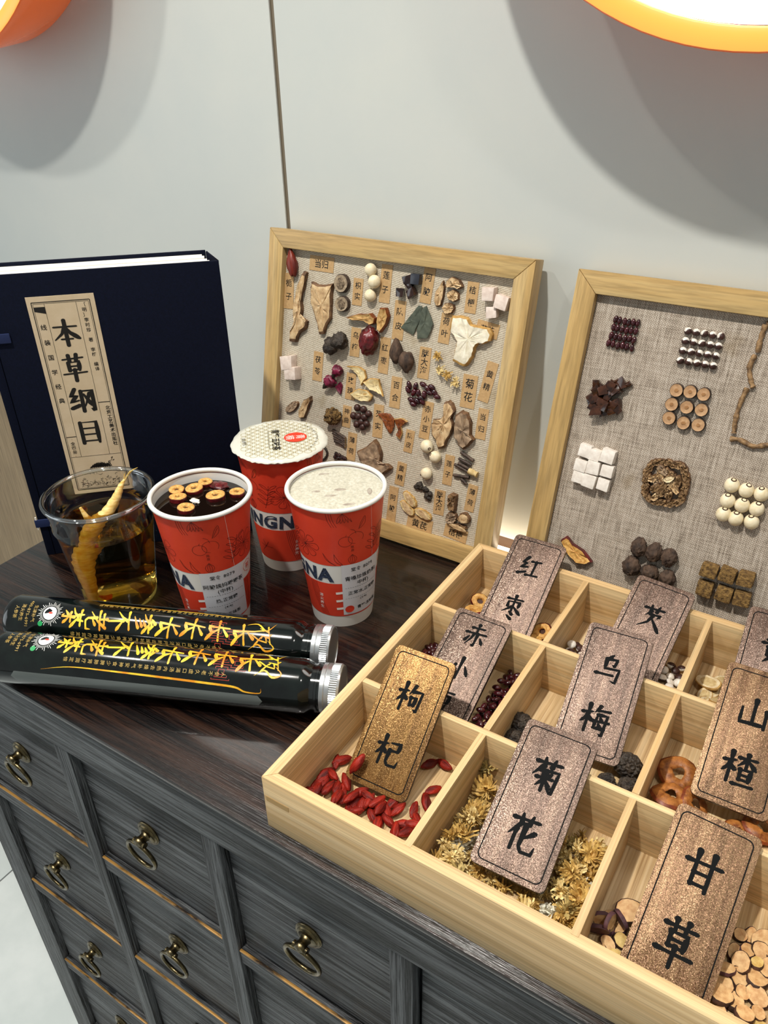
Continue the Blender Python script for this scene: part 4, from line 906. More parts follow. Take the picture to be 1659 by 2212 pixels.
    mb = MB(); text(mb, '茶', .0485, .0655, .0070, cmap(0, .0004)); stroke(mb, [(.0485 + .0062 * math.cos(t * PI / 8) * (1 + .06 * math.cos(t * PI)), .0655 + .0062 * math.sin(t * PI / 8) * (1 + .06 * math.cos(t * PI))) for t in range(16)], .0004, cmap(0, .0004), 0, 2, closed=True)
    mb.build('tea_emblem', 'redlamp', o, 0, kind='stuff', label='round red emblem with 茶')
    f0 = cmap(0, .0003); mb = MB(); stroke(mb, [(.0315, .132), (.0325, .075)], .0002, f0); mb.build('seam_line', 'whitetext', o, 0)
    mb = MB(); text(mb, '中国', .072, .118, .0055, cmap(0, .0004), True, 1.2, .02); mb.build('white_lettering', 'whitetext', o, 0, kind='stuff')
def sticker(o, lines, phi0=0, z0=.0155, z1=.0752, wd=.0395):
    mb = MB(); nx, ny = 16, 6; f = cmap(phi0, .0006)
    vs = [f(.0005 + wd * i / nx, z0 + (z1 - z0) * j / ny) for j in range(ny + 1) for i in range(nx + 1)]
    mb.add(vs, [(j * (nx + 1) + i, j * (nx + 1) + i + 1, (j + 1) * (nx + 1) + i + 1, (j + 1) * (nx + 1) + i) for j in range(ny) for i in range(nx)])
    s = mb.build('order_sticker', 'stick', o, 60, label='white printed order sticker')
    mb = MB(); g = cmap(phi0, .00085)
    for t, y, sz in lines: text(mb, t, .0005 + wd / 2, y, sz, g, bold=.01)
    for y in (.0478, .0352):
        for i in range(16): stroke(mb, [(.003 + i * .0022, y), (.0043 + i * .0022, y)], .0003, g, 0, 1)
    mb.build('sticker_print', 'ink', s, 0, kind='stuff'); return s
# open cup of red date tea
c2 = paper_cup((-.4552, .4131), -20, 'red paper cup of dark tea with floating red date slices'); drawings(c2)
sticker(c2, [('堂食 8079', .0690, .0048), ('阿胶姨妈暖暖茶', .0590, .0054), ('(中杯)', .0525, .0052), ('热,正常糖', .0415, .0048), ('(4/4)', .0325, .0034), ('青楠五味茶', .0235, .0044)])
MB().lathe([(crad(.1245) - .0008, .1249), (.030, .1245), (.0001, .1245)], 96).build('tea', 'tea_dark', c2, 60, label='dark brown tea surface')
c3 = paper_cup((-.3605, .4829), 0, 'red paper cup of pale milk tea with foam, no lid'); drawings(c3)
sticker(c3, [('堂食 8079', .0690, .0048), ('青嗓珍珠奶茶(', .0590, .0054), ('中杯)', .0525, .0052), ('正常冰,正常糖', .0415, .0048), ('(3/4)', .0325, .0034)])
mb = MB(); text(mb, '青楠·五味茶', .0245, .0225, .0042, cmap(0, .0009), bold=.02); mb.build('sticker_brand', 'ink', c3, 0, kind='stuff')
mb = MB(); mb.add([cmap(0, .0009)(.0062 + .0042 * math.cos(2 * PI * i / 20), .0222 + .0042 * math.sin(2 * PI * i / 20)) for i in range(20)], [tuple(range(20))]); mb.build('sticker_seal', 'redlamp', c3, 0)
fo = MB(); n = 48; rr_ = random.Random(3)
prof = [(.0416, .1306), (.039, .1314), (.033, .1318), (.026, .1319), (.018, .1319), (.01, .1319), (.0001, .1319)]
fo.lathe(prof, n); fo.v = [(x, y, z + .0005 * noise.noise(Vector((x * 120, y * 120, 1))) - .0016 * max(0, noise.noise(Vector((x * 60 + 5, y * 60, 4))) - .25)) for x, y, z in fo.v]
fo = fo.build('milk_foam', 'foam', c3, 60, label='cream coloured milk foam')
for a, d, rx, ry in ((200, .030, .0016, .0050), (60, .004, .0022, .0056), (-25, .013, .0018, .0054), (-80, .018, .0016, .0042), (75, .030, .0062, .0022), (20, .030, .0018, .0060)):
    t = math.radians(a); MB().ico((rx, ry, .0005), 2, .2, 2, a).build('foam_dimple', 'foamspot', c3, 60, loc=(d * math.cos(t), d * math.sin(t), .1318))
c4 = paper_cup((-.4586, .5273), 48, 'red paper cup sealed with a white patterned film lid'); drawings(c4)
film = MB(); n = 96; rr_ = random.Random(9)
def edge(i): return .0463 + .0012 * abs(math.sin(i * PI / n * 7)) + .0004 * math.sin(i * 1.3)
rings = [[(edge(i) - .0018, .1335 + .0008 * math.sin(i * 1.9)) for i in range(n)], [(edge(i), .1348 + .0005 * math.sin(i * 2.7)) for i in range(n)], [(edge(i) - .0008, .1366) for i in range(n)], [(.0420, .1372)] * n, [(.030, .1370)] * n, [(.012, .1369)] * n]
vs = [(rg[i][0] * math.cos(2 * PI * i / n), rg[i][0] * math.sin(2 * PI * i / n), rg[i][1]) for rg in rings for i in range(n)]; vs.append((0, 0, .1369))
film.add(vs, [(j * n + i, j * n + (i + 1) % n, (j + 1) * n + (i + 1) % n, (j + 1) * n + i) for j in range(5) for i in range(n)] + [(5 * n + i, 5 * n + (i + 1) % n, 6 * n) for i in range(n)])
film = film.build('sealing_film', 'film', c4, 60, label='white sealing film with gold lattice and red emblem')
ca = math.radians(-48); fz = lambda x, y, k=0: (x * math.cos(ca) - y * math.sin(ca), x * math.sin(ca) + y * math.cos(ca), .13755 + k)   # local x to the viewer, y to the picture's right
mb = MB(); s_ = .0068
for i in range(-8, 9):
    for j in range(-8, 9):
        cx, cy = (i + .5 * (j % 2)) * s_ * 1.15, j * s_ * .62
        if math.hypot(cx, cy) < .041: stroke(mb, [(cx + .0039 * math.cos(t * PI / 4), cy + .0036 * math.sin(t * PI / 4)) for t in range(8)], .0003, fz, 0, 2, closed=True)
mb.build('gold_lattice', 'filmgold', film, 0, kind='stuff')
fy = lambda x, y, k=0: fz(x, y, .00006 + k)
mb = MB(); text(mb, '青楠·五味茶', .001, -.0035, .0086, fy, bold=.02); text(mb, '清火养生', .0, -.034, .0042, fy, rot=.1)
for i in range(16):
    a = -.75 + i * .1; text(mb, '五味茶青楠'[i % 5], .037 * math.sin(a) * 1.0, .0365 * math.cos(a), .0022, fy, rot=-a)
for y in (-.0105, ): stroke(mb, [(-.020, y), (.020, y)], .0003, fy, 0, 1)
mb.build('film_lettering', 'ink', film, 0, kind='stuff')
mb = MB(); mb.add([fy(-.001 + .0105 * math.cos(2 * PI * i / 28), .0155 + .0112 * math.sin(2 * PI * i / 28)) for i in range(28)], [tuple(range(28))]); mb.build('film_seal', 'redlamp', film, 0)
mb = MB(); text(mb, '青楠', -.001, .0155, .0095, lambda x, y, k=0: fz(x, y, .0001), True, 1.05, 0, rot=0); mb.build('seal_lettering', 'whitetext', film, 0, kind='stuff')

# date slices afloat in the tea
def in_tea(p, r):                             # keep a floating piece clear of the cup wall
    d = Vector((p.x + .4552, p.y - .4131)); mx = crad(.1245) - .0014 - r
    if d.length > mx: d *= mx / d.length
    return Vector((d.x - .4552, d.y + .4131, p.z))
def date_slice(px, py, r, tilt, sq=1.0):
    p = in_tea(onz(px, py, .1255), r); mb = MB(); n = 22; rr = random.Random(int(px)); o = []
    prof = [(.30, .0008), (.34, .0024), (.62, .0030), (.90, .0027), (.985, .0020), (1.0, .0006), (.97, -.0018)]
    for j, (k, z) in enumerate(prof):
        for i in range(n): a = 2 * PI * i / n; q = r * k * (1 + .06 * noise.noise(Vector((math.cos(a) * 2, math.sin(a) * 2, px)))); o.append((q * math.cos(a), q * sq * math.sin(a), z + rr.uniform(-.0002, .0002)))
    fs = [(j * n + i, (j + 1) * n + i, (j + 1) * n + (i + 1) % n, j * n + (i + 1) % n) for j in range(6) for i in range(n)]
    mb.v = [tuple(v) for v in o]; mb.f = fs; mb.m = [1 if i // n >= 4 else 0 for i in range(len(fs))]
    mb.f.append(tuple(range(n))); mb.m.append(2)
    mb.build('date_slice', ['flesh', 'jujube', 'hole'], None, 60, loc=(p.x, p.y, .1256), rot=(tilt, 0, R.uniform(0, 3)), label='golden ring slice of red date floating in the dark tea', cat='fruit slice', group='date slices floating in tea')
for px, py, r in ((362, 1052, .0070), (446, 1034, .0066), (420, 1058, .0080), (385, 1077, .0078), (466, 1073, .0088), (512, 1066, .0070), (402, 1100, .0076)):
    date_slice(px, py, r, R.uniform(-.15, .15))
for px, py in ((490, 1035), (478, 1042)):
    p = in_tea(onz(px, py, .1255), .0095); MB().ico((.0085, .006, .0022), 3, .35, 2, px).build('date_skin', 'jujube', None, 60, loc=(p.x, p.y, .1255), label='dark red piece of date skin floating in the dark tea', cat='fruit piece', group='date skins floating in tea')
p = onz(421, 1082, .1255); MB().ico((.0052, .003, .0016), 3, .4, 3, 4).build('lily_flake', 'seedwhite', None, 60, loc=(p.x, p.y, .1255), label='small white flake floating between the date slices', cat='food')

# ------------------------------------------------------------------ clear cup of ginseng tea
GX, GY, GH, GR, GB = -.5637, .3889, .1165, .0515, .0345
gaz = math.atan2(-GY, -GX)
cc = empty('clear_plastic_cup', (GX, GY, 0), 'clear plastic cup of amber tea with a whole ginseng root', 'cup', (0, 0, gaz))
gr = lambda z: GB + (.0455 - GB) * min(z, .088) / .088 + (0 if z < .088 else (.0475 - .0455) * (z - .088) / .026)
out = [(.0001, .002), (GB - .006, .002), (GB - .004, .0002), (GB - .0005, .0002), (GB, .001), (GB + .0005, .004), (gr(.03), .03), (gr(.06), .06), (gr(.084), .084), (gr(.088) + .0012, .0875), (gr(.09), .090), (gr(.094) + .0008, .0945), (gr(.1), .1), (gr(.104) + .0008, .1045), (gr(.112), .1125)]
inn = [(r - .0005, z + .0004) for r, z in out]
MB().lathe(out, 72).build('cup_wall', 'clear', cc, 60)
MB().torus((0, 0, GH - .002), .0492, .0022, None, 96, 10).build('rim', 'clear_rim', cc, 60)
MB().lathe([(gr(.1125), .1125), (.0482, .1148), (.0492, .1155)], 72).build('lip', 'clear', cc, 60)
LV = .0835
MB().lathe([(.0001, .0028), (GB - .0062, .0028), (GB - .0006, .0045), (gr(.03) - .0009, .03), (gr(.06) - .0009, .06), (gr(LV) - .0009, LV), (gr(LV) - .0022, LV + .0003), (.0001, LV + .0003)], 72).build('tea', 'tea', cc, 60, label='amber ginseng tea')
pa, pb = onz(208, 1296, .006), onz(262, 1042, .108)
# root from the foot of the cup up over the far rim
gx = lambda t, bx, by: (pa.x + (pb.x - pa.x) * t + bx, pa.y + (pb.y - pa.y) * t + by, .006 + (.112 - .006) * t)
rt = Vector((math.cos(_y), math.sin(_y), 0)); pts = []
for t, sd, r in ((0, 0, .0046), (.12, -.004, .0058), (.28, -.011, .0068), (.42, -.015, .0076), (.53, -.0145, .0090), (.64, -.012, .0084), (.74, -.006, .0060), (.86, -.001, .0042), (.95, .001, .0028), (1.0, .003, .0014), (1.05, .006, .0006)):
    b = pa.lerp(pb, t) + rt * sd; z = .007 + .103 * t; pts.append((b.x, b.y, z, r))
cl = []
for x, y, z, r in pts:                       # keep the root inside the cup wall
    d = Vector((x - GX, y - GY)); mx = gr(z) - .0022 - r
    if d.length > mx: d *= mx / d.length
    cl.append((GX + d.x, GY + d.y, z, r))
q = cr(cl, 6); c0 = q[0]
gs = MB().tube([(x - GX, y - GY, z) for x, y, z, r in q], [max(.0005, r * (1 + .07 * math.sin(i * 2.1) + R.uniform(-.03, .03))) for i, (x, y, z, r) in enumerate(q)], 16)
b0 = Vector(q[int(len(q) * .45)][:3]) - Vector((GX, GY, 0))
gs.tube([b0, b0 - rt * .006 + Vector((0, 0, .014)), b0 - rt * .010 + Vector((0, 0, .026))], [.005, .003, .0012], 10)
for k in (.9, .94, .97):
    e = Vector(q[int(len(q) * k)][:3]) - Vector((GX, GY, 0)); gs.tube([e, e + rt * .006 * (k - .88) * 12 + Vector((0, 0, .006)), e + rt * .012 * (k - .88) * 10 + Vector((0, 0, .008))], [.0008, .0005, .0002], 5)
gs.build('ginseng_root', 'ginseng', None, 60, loc=(GX, GY, 0), label='whole yellow ginseng root standing in the clear cup', cat='root')

# ------------------------------------------------------------------ two dark bottles lying down
BR_ = .0224
bt_cache = {}
def bottle(A, psi, tw, Lb, label):
    ax = Vector((math.cos(psi), math.sin(psi), 0)); c = Vector((0, 0, .4727)) - Vector((A[0], A[1], BR_)) - ax * (Lb / 2)
    e1 = (c - ax * c.dot(ax)).normalized(); e2 = -ax.cross(e1)      # e1 to the viewer, e2 down the picture
    e2 = ax.cross(e1) if ax.cross(e1).z < 0 else -ax.cross(e1)
    T = Matrix((e1, e2, ax)).transposed()
    if T.determinant() < 0: T = Matrix((e1, -e2, ax)).transposed()
    sg = 1 if (T.col[1] - e2).length < .1 else -1
    o = empty('drink_bottle', (A[0], A[1], BR_ + .0002), label, 'bottle', T.to_euler(), 'dark bottles lying on the cabinet top')
    r = BR_; pr = [(.0001, .0), (r * .8, .0), (r - .0035, .0008), (r - .0008, .0035), (r, .008), (r, Lb - .006), (r - .0006, Lb - .002), (r - .003, Lb + .0015), (.0188, Lb + .003)]
    MB().lathe(pr, 72).build('bottle_body', 'bottle', o, 50)
    MB().lathe([(.0190, Lb + .0025), (.0192, Lb + .006), (.0200, Lb + .0065), (.0200, Lb + .0085), (.0185, Lb + .009), (.0185, Lb + .0115)], 64).build('neck', 'clear', o, 50)
    MB().lathe([(.0184, Lb + .0022), (.0182, Lb + .0115)], 48).build('neck_core', 'bottle', o, 50)
    cp = MB().lathe([(.0186, Lb + .0105), (.0202, Lb + .0108), (.0204, Lb + .0140), (.0198, Lb + .0146), (.0204, Lb + .0152), (.0204, Lb + .0185)], 72)
    n = 144; vs = []
    for z in (Lb + .0185, Lb + .0245):
        for i in range(n): q = .0206 if i % 2 else .0199; vs.append((q * math.cos(2 * PI * i / n), q * math.sin(2 * PI * i / n), z))
    cp.add(vs, [(i, (i + 1) % n, n + (i + 1) % n, n + i) for i in range(n)])
    cp.lathe([(.0203, Lb + .0245), (.0196, Lb + .0262), (.0185, Lb + .0266), (.0182, Lb + .0258), (.0001, Lb + .0258)], 72)
    cp.build('cap', 'alu', o, 40, label='ribbed aluminium screw cap')
    off = math.radians(tw)
    def bm(x, y, k=0):                       # x: upright-left-to-right of the label = down the picture; y: from base towards cap
        a = sg * (x / r + off); q = r + .00025 + k; return (q * math.cos(a), q * math.sin(a), y)
    mb = MB()
    for i, ch in enumerate('茶老不参长长长长'): brushed(mb, ch, .001 * math.sin(i * 2), .068 + i * .0222, 0.0200, bm, 13.5, z=4e-6, sx=.95, rot=.12 * math.sin(i))
    mb.build('gold_title', 'goldprint', o, 0, kind='stuff', label='gold brush-style lettering')
    mb = MB()
    brushed(mb, '夜', .001, .240, .017, bm, 9, z=4e-6, rot=.2); 
    stroke(mb, [(-.008, .226), (-.010, .235), (-.004, .244), (-.012, .251)], .0014, bm, 0, 4, True)
    stroke(mb, [(.004, .246), (.010, .252), (.013, .245), (.008, .238), (.013, .230)], .0018, bm, 0, 4, True)
    stroke(mb, [(-.0155, .223), (-.0175, .18), (-.017, .12), (-.0165, .09)], .0006, bm, 0, 5)
    mb.build('gold_flourish', 'goldprint', o, 0, kind='stuff', label='gold calligraphic flourish')
    mb = MB(); stroke(mb, [(.0245, .050), (.0205, .075), (.0205, .11), (.0212, .15), (.0222, .19), (.0232, .215), (.0262, .224), (.0262, .236), (.0225, .237)], .0018, bm, 0, 6, True)
    mb.build('gold_swash', 'goldprint', o, 0, kind='stuff', label='long gold brush swash')
    mb = MB()
    col1 = '人参不老久虚口渴汤内热去燥补气安神食少脾肺肾疗润定惊'
    text(mb, col1, .0145, .138, .0040, bm, True, 1.35); text(mb, col1, -.0155, .150, .0036, bm, True, 1.35)
    for i, s in enumerate(('生津补气', '400-875-6991', '清火养生', '人参茶')): text(mb, s, 0, .032 - i * .0058, .0040, bm)
    mb.build('small_print', 'goldsmall', o, 0, kind='stuff', label='small gold Chinese print')
    mb = MB()
    for k, (a, b) in enumerate(((.004, .215), (.0125, .203), (-.002, .200))):
        for s in (.0062, .0042, .0020): stroke(mb, [(a - s, b - s * 1.2), (a + s, b - s * 1.2), (a + s, b + s * 1.2), (a - s, b + s * 1.2)], .0006, bm, 0, 1, closed=True)
    mb.build('seal_outline', 'sealline', o, 0, kind='stuff', label='red square seal outlines')
    for c_, w_, y0_, y1_ in ((1.50, .46, .022, .238), (-1.16, .22, .074, .20)):
        mb = MB(); vs = []; nn_ = 60
        for i in range(nn_ + 1):
            y = y0_ + (y1_ - y0_) * i / nn_; e_ = min(y - y0_, y1_ - y) / .004; hw_ = w_ * r * (math.sqrt(max(0, 1 - (1 - min(1, e_)) ** 2)) if e_ < 1 else 1) / 1.0
            for j in range(7): vs.append(bm(c_ * r + hw_ * (j / 3 - 1) * .5, y, -.00012))
        mb.add(vs, [(i * 7 + j, i * 7 + j + 1, (i + 1) * 7 + j + 1, (i + 1) * 7 + j) for i in range(nn_) for j in range(6)]); mb.build('clear_window', 'window', o, 60, label='long rounded grey window strip')
    mb = MB(); cx, cy = -.0015, .0465
    mb.add([bm(cx + .0062 * math.cos(2 * PI * i / 28), cy + .0062 * math.sin(2 * PI * i / 28)) for i in range(28)], [tuple(range(28)) if sg > 0 else tuple(reversed(range(28)))])
    for i in range(40):
        a = 2 * PI * i / 40; r0, r1 = .0070, .0090 + .0014 * (i % 3); stroke(mb, [(cx + r0 * math.cos(a), cy + r0 * math.sin(a)), (cx + r1 * math.cos(a), cy + r1 * math.sin(a))], .0004, bm, 0, 1)
    lg = mb.build('sunburst_logo', 'white', o, 0, kind='stuff', label='white sunburst logo')
    bm2 = lambda x, y, k=0: bm(x, y, .00012)
    mb = MB(); mb.add([bm2(cx - .0002 + .0009 * math.cos(2 * PI * i / 12), cy + .0008 + .0019 * math.sin(2 * PI * i / 12)) for i in range(12)], [tuple(range(12))]); mb.build('logo_mark', 'redlamp', lg, 0)
    mb = MB(); mb.add([bm(.0085 + .0023 * math.cos(2 * PI * i / 16), .0395 + .0023 * math.sin(2 * PI * i / 16)) for i in range(16)], [tuple(range(16))]); mb.build('green_mark', 'green', o, 0)
    return o
bottle((-.5575, .2555), math.radians(23.1), -43, .272, 'dark bottle with gold print lying along the cabinet edge')
bottle((-.5930, .2935), math.radians(22.6), -15, .272, 'dark bottle with gold print lying behind its twin, beside the cups')
# ------------------------------------------------------------------ herbs in the tray
FZ = .0056
def herb(name, me, x, y, z, rot, sc, label, cat, group):
    o = put(name, me, None, (x, y, z), rot, None, label, cat, group)
    o.scale = (sc, sc, sc) if not isinstance(sc, tuple) else sc; return o
RE = lambda: (R.uniform(-.5, .5), R.uniform(-.5, .5), R.uniform(0, 6.28))
# goji berries
gj = []
for i in range(5):
    mb = MB().ico((.0036, .0078, .0030), 3, .10, 1.6, i * 3 + 1, None, 0, lambda q: Vector((q.x * (1 - .25 * abs(q.y) ** 2), q.y, q.z * (1 - .2 * q.y * q.y))))
    mb.v = [(x * (1 - .16 * (1 - abs(noise.noise(Vector((x * 700, y * 60, z * 700 + i * 9))))) ** 5), y, z * (1 - .25 * (1 - abs(noise.noise(Vector((x * 700, y * 60, z * 700 + i * 9))))) ** 4)) for x, y, z in mb.v]
    gj.append(mb.mesh('goji_berry', 'goji', 60))
GP = '570,900,4 635,900,4 495,985,5 570,1000,6 415,1050,4 465,1105,5 540,1090,6 600,1090,7 665,1050,6 352,1066,4 600,1150,9 700,1150,9 760,1110,7 855,1090,9 820,1180,8 770,1210,5 895,1160,8 900,1225,7 840,1280,5 730,1245,5 680,1240,4 985,1190,5 1020,1240,6 950,1310,4 880,1335,4 1215,1190,4 1262,1105,4 1130,1240,5 1145,1295,4 1135,1345,5 1000,1395,4 1085,1390,4 1240,925,4 1340,930,4 440,1000,4 640,1110,4 720,1190,4 790,1150,4 940,1250,4 1060,1340,4 520,1040,4 460,1040,4 660,1170,4 860,1230,4'
for i, t in enumerate(GP.split()):
    a, b, c = (float(q) for q in t.split(',')); z = FZ + c * .0011 - .0008
    p = onz(540 + a * .31344, 1360 + b * .31344, z)
    p.x = min(max(p.x, -.2525), -.1635); p.y = min(max(p.y, .2685), .359)
    ang = (.3, -.4, 2.6, 1.1, .1, .5, 2.9, .2, .8, 1.9)[i % 10] + R.uniform(-.3, .3)
    if c > 6: p.y = min(p.y, .302)
    herb('goji_berry', gj[i % 5], p.x, p.y, z, (R.uniform(-.25, .25), R.uniform(-.4, .4), ang), R.uniform(.85, 1.1), 'wrinkled red goji berry in the compartment of the 枸杞 plaque', 'berry', 'goji berries in the tray')
p = onz(540 + 748 * .31344, 1360 + 945 * .31344, .024); herb('goji_berry', gj[2], p.x - .001, p.y, .0265, (.65, 0, -.35), 1.1, 'single red goji berry lying on the 枸杞 plaque', 'berry', None)
# chrysanthemums
CF = [flower_me(20 + i, m, 84, .0098) for i, m in enumerate(('petal1', 'petal2', 'petal3', 'petal1', 'petal2', 'petal1', 'petal2', 'petal4'))]
n = 0; rr = random.Random(21); placed = []
for lay, (zc, cnt, md) in enumerate(((.0105, 90, .0082), (.0165, 70, .0088), (.0225, 60, .0092))):
    got = 0
    for tries in range(1500):
        if got >= cnt: break
        x, y = rr.uniform(-.1465, -.0590), rr.uniform(.269, .350)
        under = -.134 < x < -.070 and y > .277
        if lay and under and zc > .0222 + (y - .2893) * .402 - .0095: continue
        if lay and y > .318 and x < -.12: continue
        if lay == 2 and y > .335: continue
        if any((x - a) ** 2 + (y - b) ** 2 + (zc - c) ** 2 < md ** 2 for a, b, c in placed): continue
        placed.append((x, y, zc)); got += 1; k = rr.uniform(.75, 1.0) * (.75 if under else 1)
        herb('chrysanthemum', CF[rr.choice((0, 1, 2, 3, 4, 5, 6, 7, 0, 1, 3, 4, 6))], x, y, zc - (.002 if under else 0), (rr.uniform(-1.2, 1.2), rr.uniform(-1.2, 1.2), rr.uniform(0, 6)), k, 'dried pale yellow chrysanthemum head in the compartment of the 菊花 plaque', 'flower', 'chrysanthemums in the tray')
for px, py, m in ((1045, 1665, 2), (1050, 1705, 6), (1030, 1760, 1), (1223, 1990, 6)):
    p = onz(px, py, .018); herb('chrysanthemum', CF[m], min(p.x, -.062), max(p.y, .270), .0185, RE(), 1.05, 'dried pale yellow chrysanthemum head in the compartment of the 菊花 plaque', 'flower', 'chrysanthemums in the tray')
# smoked plums
pm = [MB().ico((.0105, .0098, .0090), 5, .10, 2.4, 3 + i, None, 0, None, .16).mesh('smoked_plum', 'plum', 60) for i in range(3)]
for i, (px, py, z, s) in enumerate(((1124, 1563, .0145, 1.0), (1108, 1598, .0135, .9), (1357, 1655, .0155, 1.12), (1360, 1702, .0125, .85), (1310, 1688, .0105, .7))):
    p = onz(px, py, z); herb('smoked_plum', pm[i % 3], p.x, min(max(p.y, .3805), .46), z, RE(), s, 'black wrinkled smoked plum in the compartment of the 乌梅 plaque', 'dried fruit', 'smoked plums in the tray')
# hawthorn rings
def haw_me(seed):
    mb = MB(); n, m = 28, 8; vs = []
    for i in range(n):
        a = 2 * PI * i / n; w_ = noise.noise(Vector((math.cos(a) * 1.5, math.sin(a) * 1.5, seed)))
        for j in range(m):
            b = 2 * PI * j / m; r = .0090 + .0014 * w_ + .0050 * math.cos(b); vs.append((r * math.cos(a), r * .9 * math.sin(a), .0022 * math.sin(b) + .0009 * math.sin(2 * a + seed) - .0012 * math.cos(b) + .0012 * noise.noise(Vector((i, j, seed)) * .7)))
    fs = [(i * m + j, ((i + 1) % n) * m + j, ((i + 1) % n) * m + (j + 1) % m, i * m + (j + 1) % m) for i in range(n) for j in range(m)]
    mb.add(vs, fs); mb.m = [1 if (k % m) in (0, 7) else 0 for k in range(len(fs))]; return mb.mesh('hawthorn_ring', ['haw', 'haw_skin'], 60)
hw = [haw_me(i) for i in range(3)]
for i, (px, py, z, s, rt) in enumerate(((1458, 1668, .013, 1.08, (.3, .15, 0)), (1437, 1712, .0135, 1.05, (-.1, .2, 1)), (1503, 1738, .011, .9, (.5, -.3, 2)), (1648, 1788, .012, .95, (.2, .2, .5)), (1600, 1800, .010, .9, (.1, .1, 2)))):
    p = onz(px, py, z); herb('hawthorn_ring', hw[i % 3], max(p.x, -.033), max(p.y, .385), z, rt, s, 'brown dried hawthorn ring in the compartment of the 山楂 plaque', 'fruit slice', 'hawthorn rings in the tray')
# dates
for i, (px, py, z, rt) in enumerate(((1037, 1300, .012, (.5, .3, 0)), (985, 1311, .010, (.2, .1, 1)), (1030, 1325, .009, (-.2, .4, 2)), (1172, 1364, .012, (.8, -.4, .4)), (1152, 1385, .009, (.1, .2, 2)))):
    p = onz(px, py, z); mb = MB(); n = 24; o = []
    for k, zz in [(.30, .0005), (.36, .0030), (.62, .0036), (.90, .0030), (1.0, .0018), (1.02, -.0010), (.9, -.0034), (.5, -.0038)]:
        for j in range(n): a = 2 * PI * j / n; q = .0092 * k * (1 + .10 * noise.noise(Vector((math.cos(a) * 2, math.sin(a) * 2, px)))); o.append((q * math.cos(a), q * .85 * math.sin(a), zz + R.uniform(-.0004, .0004)))
    mb.v = o; mb.f = [(a * n + j, (a + 1) * n + j, (a + 1) * n + (j + 1) % n, a * n + (j + 1) % n) for a in range(7) for j in range(n)]; mb.m = [1 if k // n in (3, 4, 5) else 0 for k in range(len(mb.f))]
    mb.f.append(tuple(range(n))); mb.m.append(2)
    mb.build('date_slice', ['flesh', 'jujube', 'hole'], None, 60, loc=(min(max(p.x, -.245), -.17), max(p.y, .489), z), rot=rt, label='dried red date slice in the compartment of the 红枣 plaque', cat='fruit slice', group='date slices in the tray')
# red beans, fox nuts, licorice, astragalus
def scatter(n, boxes, zs, mind, seed):
    rr = random.Random(seed); out = []
    for t in range(n * 40):
        if len(out) >= n: break
        x0, x1, y0, y1 = boxes[rr.randrange(len(boxes))]; x, y = rr.uniform(x0, x1), rr.uniform(y0, y1); z = zs[min(len(zs) - 1, len(out) * len(zs) // n)]
        if all((x - a) ** 2 + (y - b) ** 2 + (z - c) ** 2 > mind ** 2 for a, b, c in out): out.append((x, y, z))
    return out
for x, y, z in scatter(175, [(-.181, -.1615, .376, .470)] * 5 + [(-.255, -.240, .440, .469)], (.0082, .0125, .0165), .0052, 5):
    if z > .013 and y > .455: z -= .004
    herb('red_bean', bean_me, x, y, z, (R.uniform(-.4, .4), R.uniform(-.4, .4), R.uniform(0, 6)), .86, 'small dark red bean in the compartment of the 赤小豆 plaque', 'bean', 'red beans in the tray')
fnA = scatter(40, [(-.1490, -.1270, .483, .535)], (.0096, .0140), .0064, 6)
fnB = scatter(95, [(-.0725, -.0570, .483, .552)], (.0096, .0145, .0190), .0064, 7)
fw = MB(); fw.ico((.0042, .0042, .0030), 3, .06, 1.4, 8); fw.m = [1 if sum(fw.v[k][2] for k in f) > -.001 else 0 for f in fw.f]; fw = fw.mesh('fox_nut', ['seeddark', 'seedwhite'], 60)
for i, (x, y, z) in enumerate(fnA + fnB):
    up = R.random() < .62
    if z > .012 and y > .532: z -= .0045
    herb('fox_nut', fw, x, y, z, (R.uniform(-.5, .5) + (0 if up else PI), R.uniform(-.5, .5), R.uniform(0, 6)), R.uniform(.8, 1.0), 'white and dark halved fox nut in the compartment of the 芡 plaque', 'seed', 'fox nuts in the tray')
def lic_me(seed, rx, ry, th, face, rim):
    mb = MB().slab(ell(0, 0, rx, ry, 0, 16, .05), -th / 2, th, seed, .0002, 0, 1, 0, 1); return mb.mesh('licorice_slice', [face, rim], 50)
lm_ = [lic_me(1, .0075, .0062, .003, 'lic', 'bark'), lic_me(2, .0055, .0055, .0032, 'lic', 'bark'), lic_me(3, .0066, .0048, .0026, 'lic', 'barkp'), lic_me(4, .006, .005, .004, 'lic2', 'bark'), lic_me(5, .0085, .0066, .0026, 'lic', 'bark')]
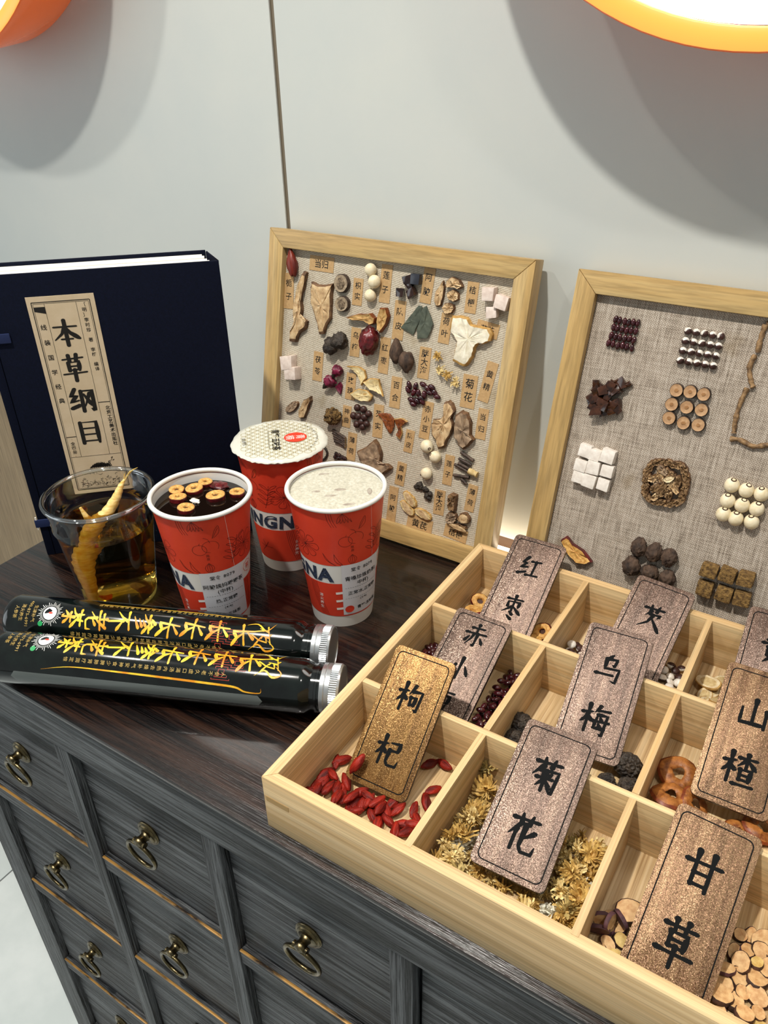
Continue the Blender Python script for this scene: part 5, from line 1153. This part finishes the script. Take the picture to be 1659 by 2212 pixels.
for i, (x, y, z) in enumerate(scatter(80, [(.0255, .0485, .2685, .342)], (.0085, .0115, .0145, .0175), .0074, 8) + scatter(24, [(-.0425, -.0300, .2685, .308)], (.0085, .0120), .0072, 9)):
    if z > .011 and y > .328: z -= .004
    herb('licorice_slice', lm_[R.choice((0, 1, 2, 3, 4, 1, 0))], x, y, z, (R.uniform(-.35, .35), R.uniform(-.35, .35), R.uniform(0, 6)), R.uniform(.75, 1.05), 'tan licorice slice with dark bark rim in the compartment of the 甘草 plaque', 'root slice', 'licorice slices in the tray')
for i, (px, py, z) in enumerate(((1302, 1985, .016), (1318, 1990, .018), (1342, 1985, .017), (1290, 2005, .014))):
    p = onz(px, py, z); herb('licorice_slice', lm_[2], max(p.x, -.0435), max(p.y, .270), z, (1.35, .2, .4 + i), 1.0, 'purple-barked licorice slice standing on edge beside the 甘草 plaque', 'root slice', 'edge-on licorice slices')
p = onz(1360, 1968, .012); herb('licorice_slice', lm_[4], p.x, p.y, .012, (.25, -.15, .5), 1.1, 'large pinkish licorice slice against the 甘草 plaque edge', 'root slice', None)
am = []
for i in range(3):
    mb = MB().slab(ell(0, 0, .0105 - .001 * i, .0058, 0, 18, .05), -.0009, .0018, i, .0002, .0001, 1, 0, 1, .0012); mb.slab(ell(0, 0, .0068, .0036, 0, 14, .04), .0008, .0005, 3, .0001, 0, 2, 2, 1); am.append(mb.mesh('astragalus_slice', ['astra', 'rootedge', 'astra_r'], 50))
for i, (px, py, z, s) in enumerate(((1517, 1470, .015, 1.15), (1540, 1490, .012, 1.0), (1512, 1500, .011, 1.0), (1545, 1512, .011, .95), (1530, 1520, .009, 1.0), (1503, 1512, .008, .9), (1560, 1470, .009, .9), (1525, 1488, .008, 1.0))):
    p = onz(px, py, z); herb('astragalus_slice', am[i % 3], max(p.x, -.036), max(p.y, .487), z, (R.uniform(-.4, .4), R.uniform(-.4, .4), R.uniform(0, 3)), s, 'pale oval astragalus slice in the compartment next to the fox nuts', 'root slice', 'astragalus slices in the tray')
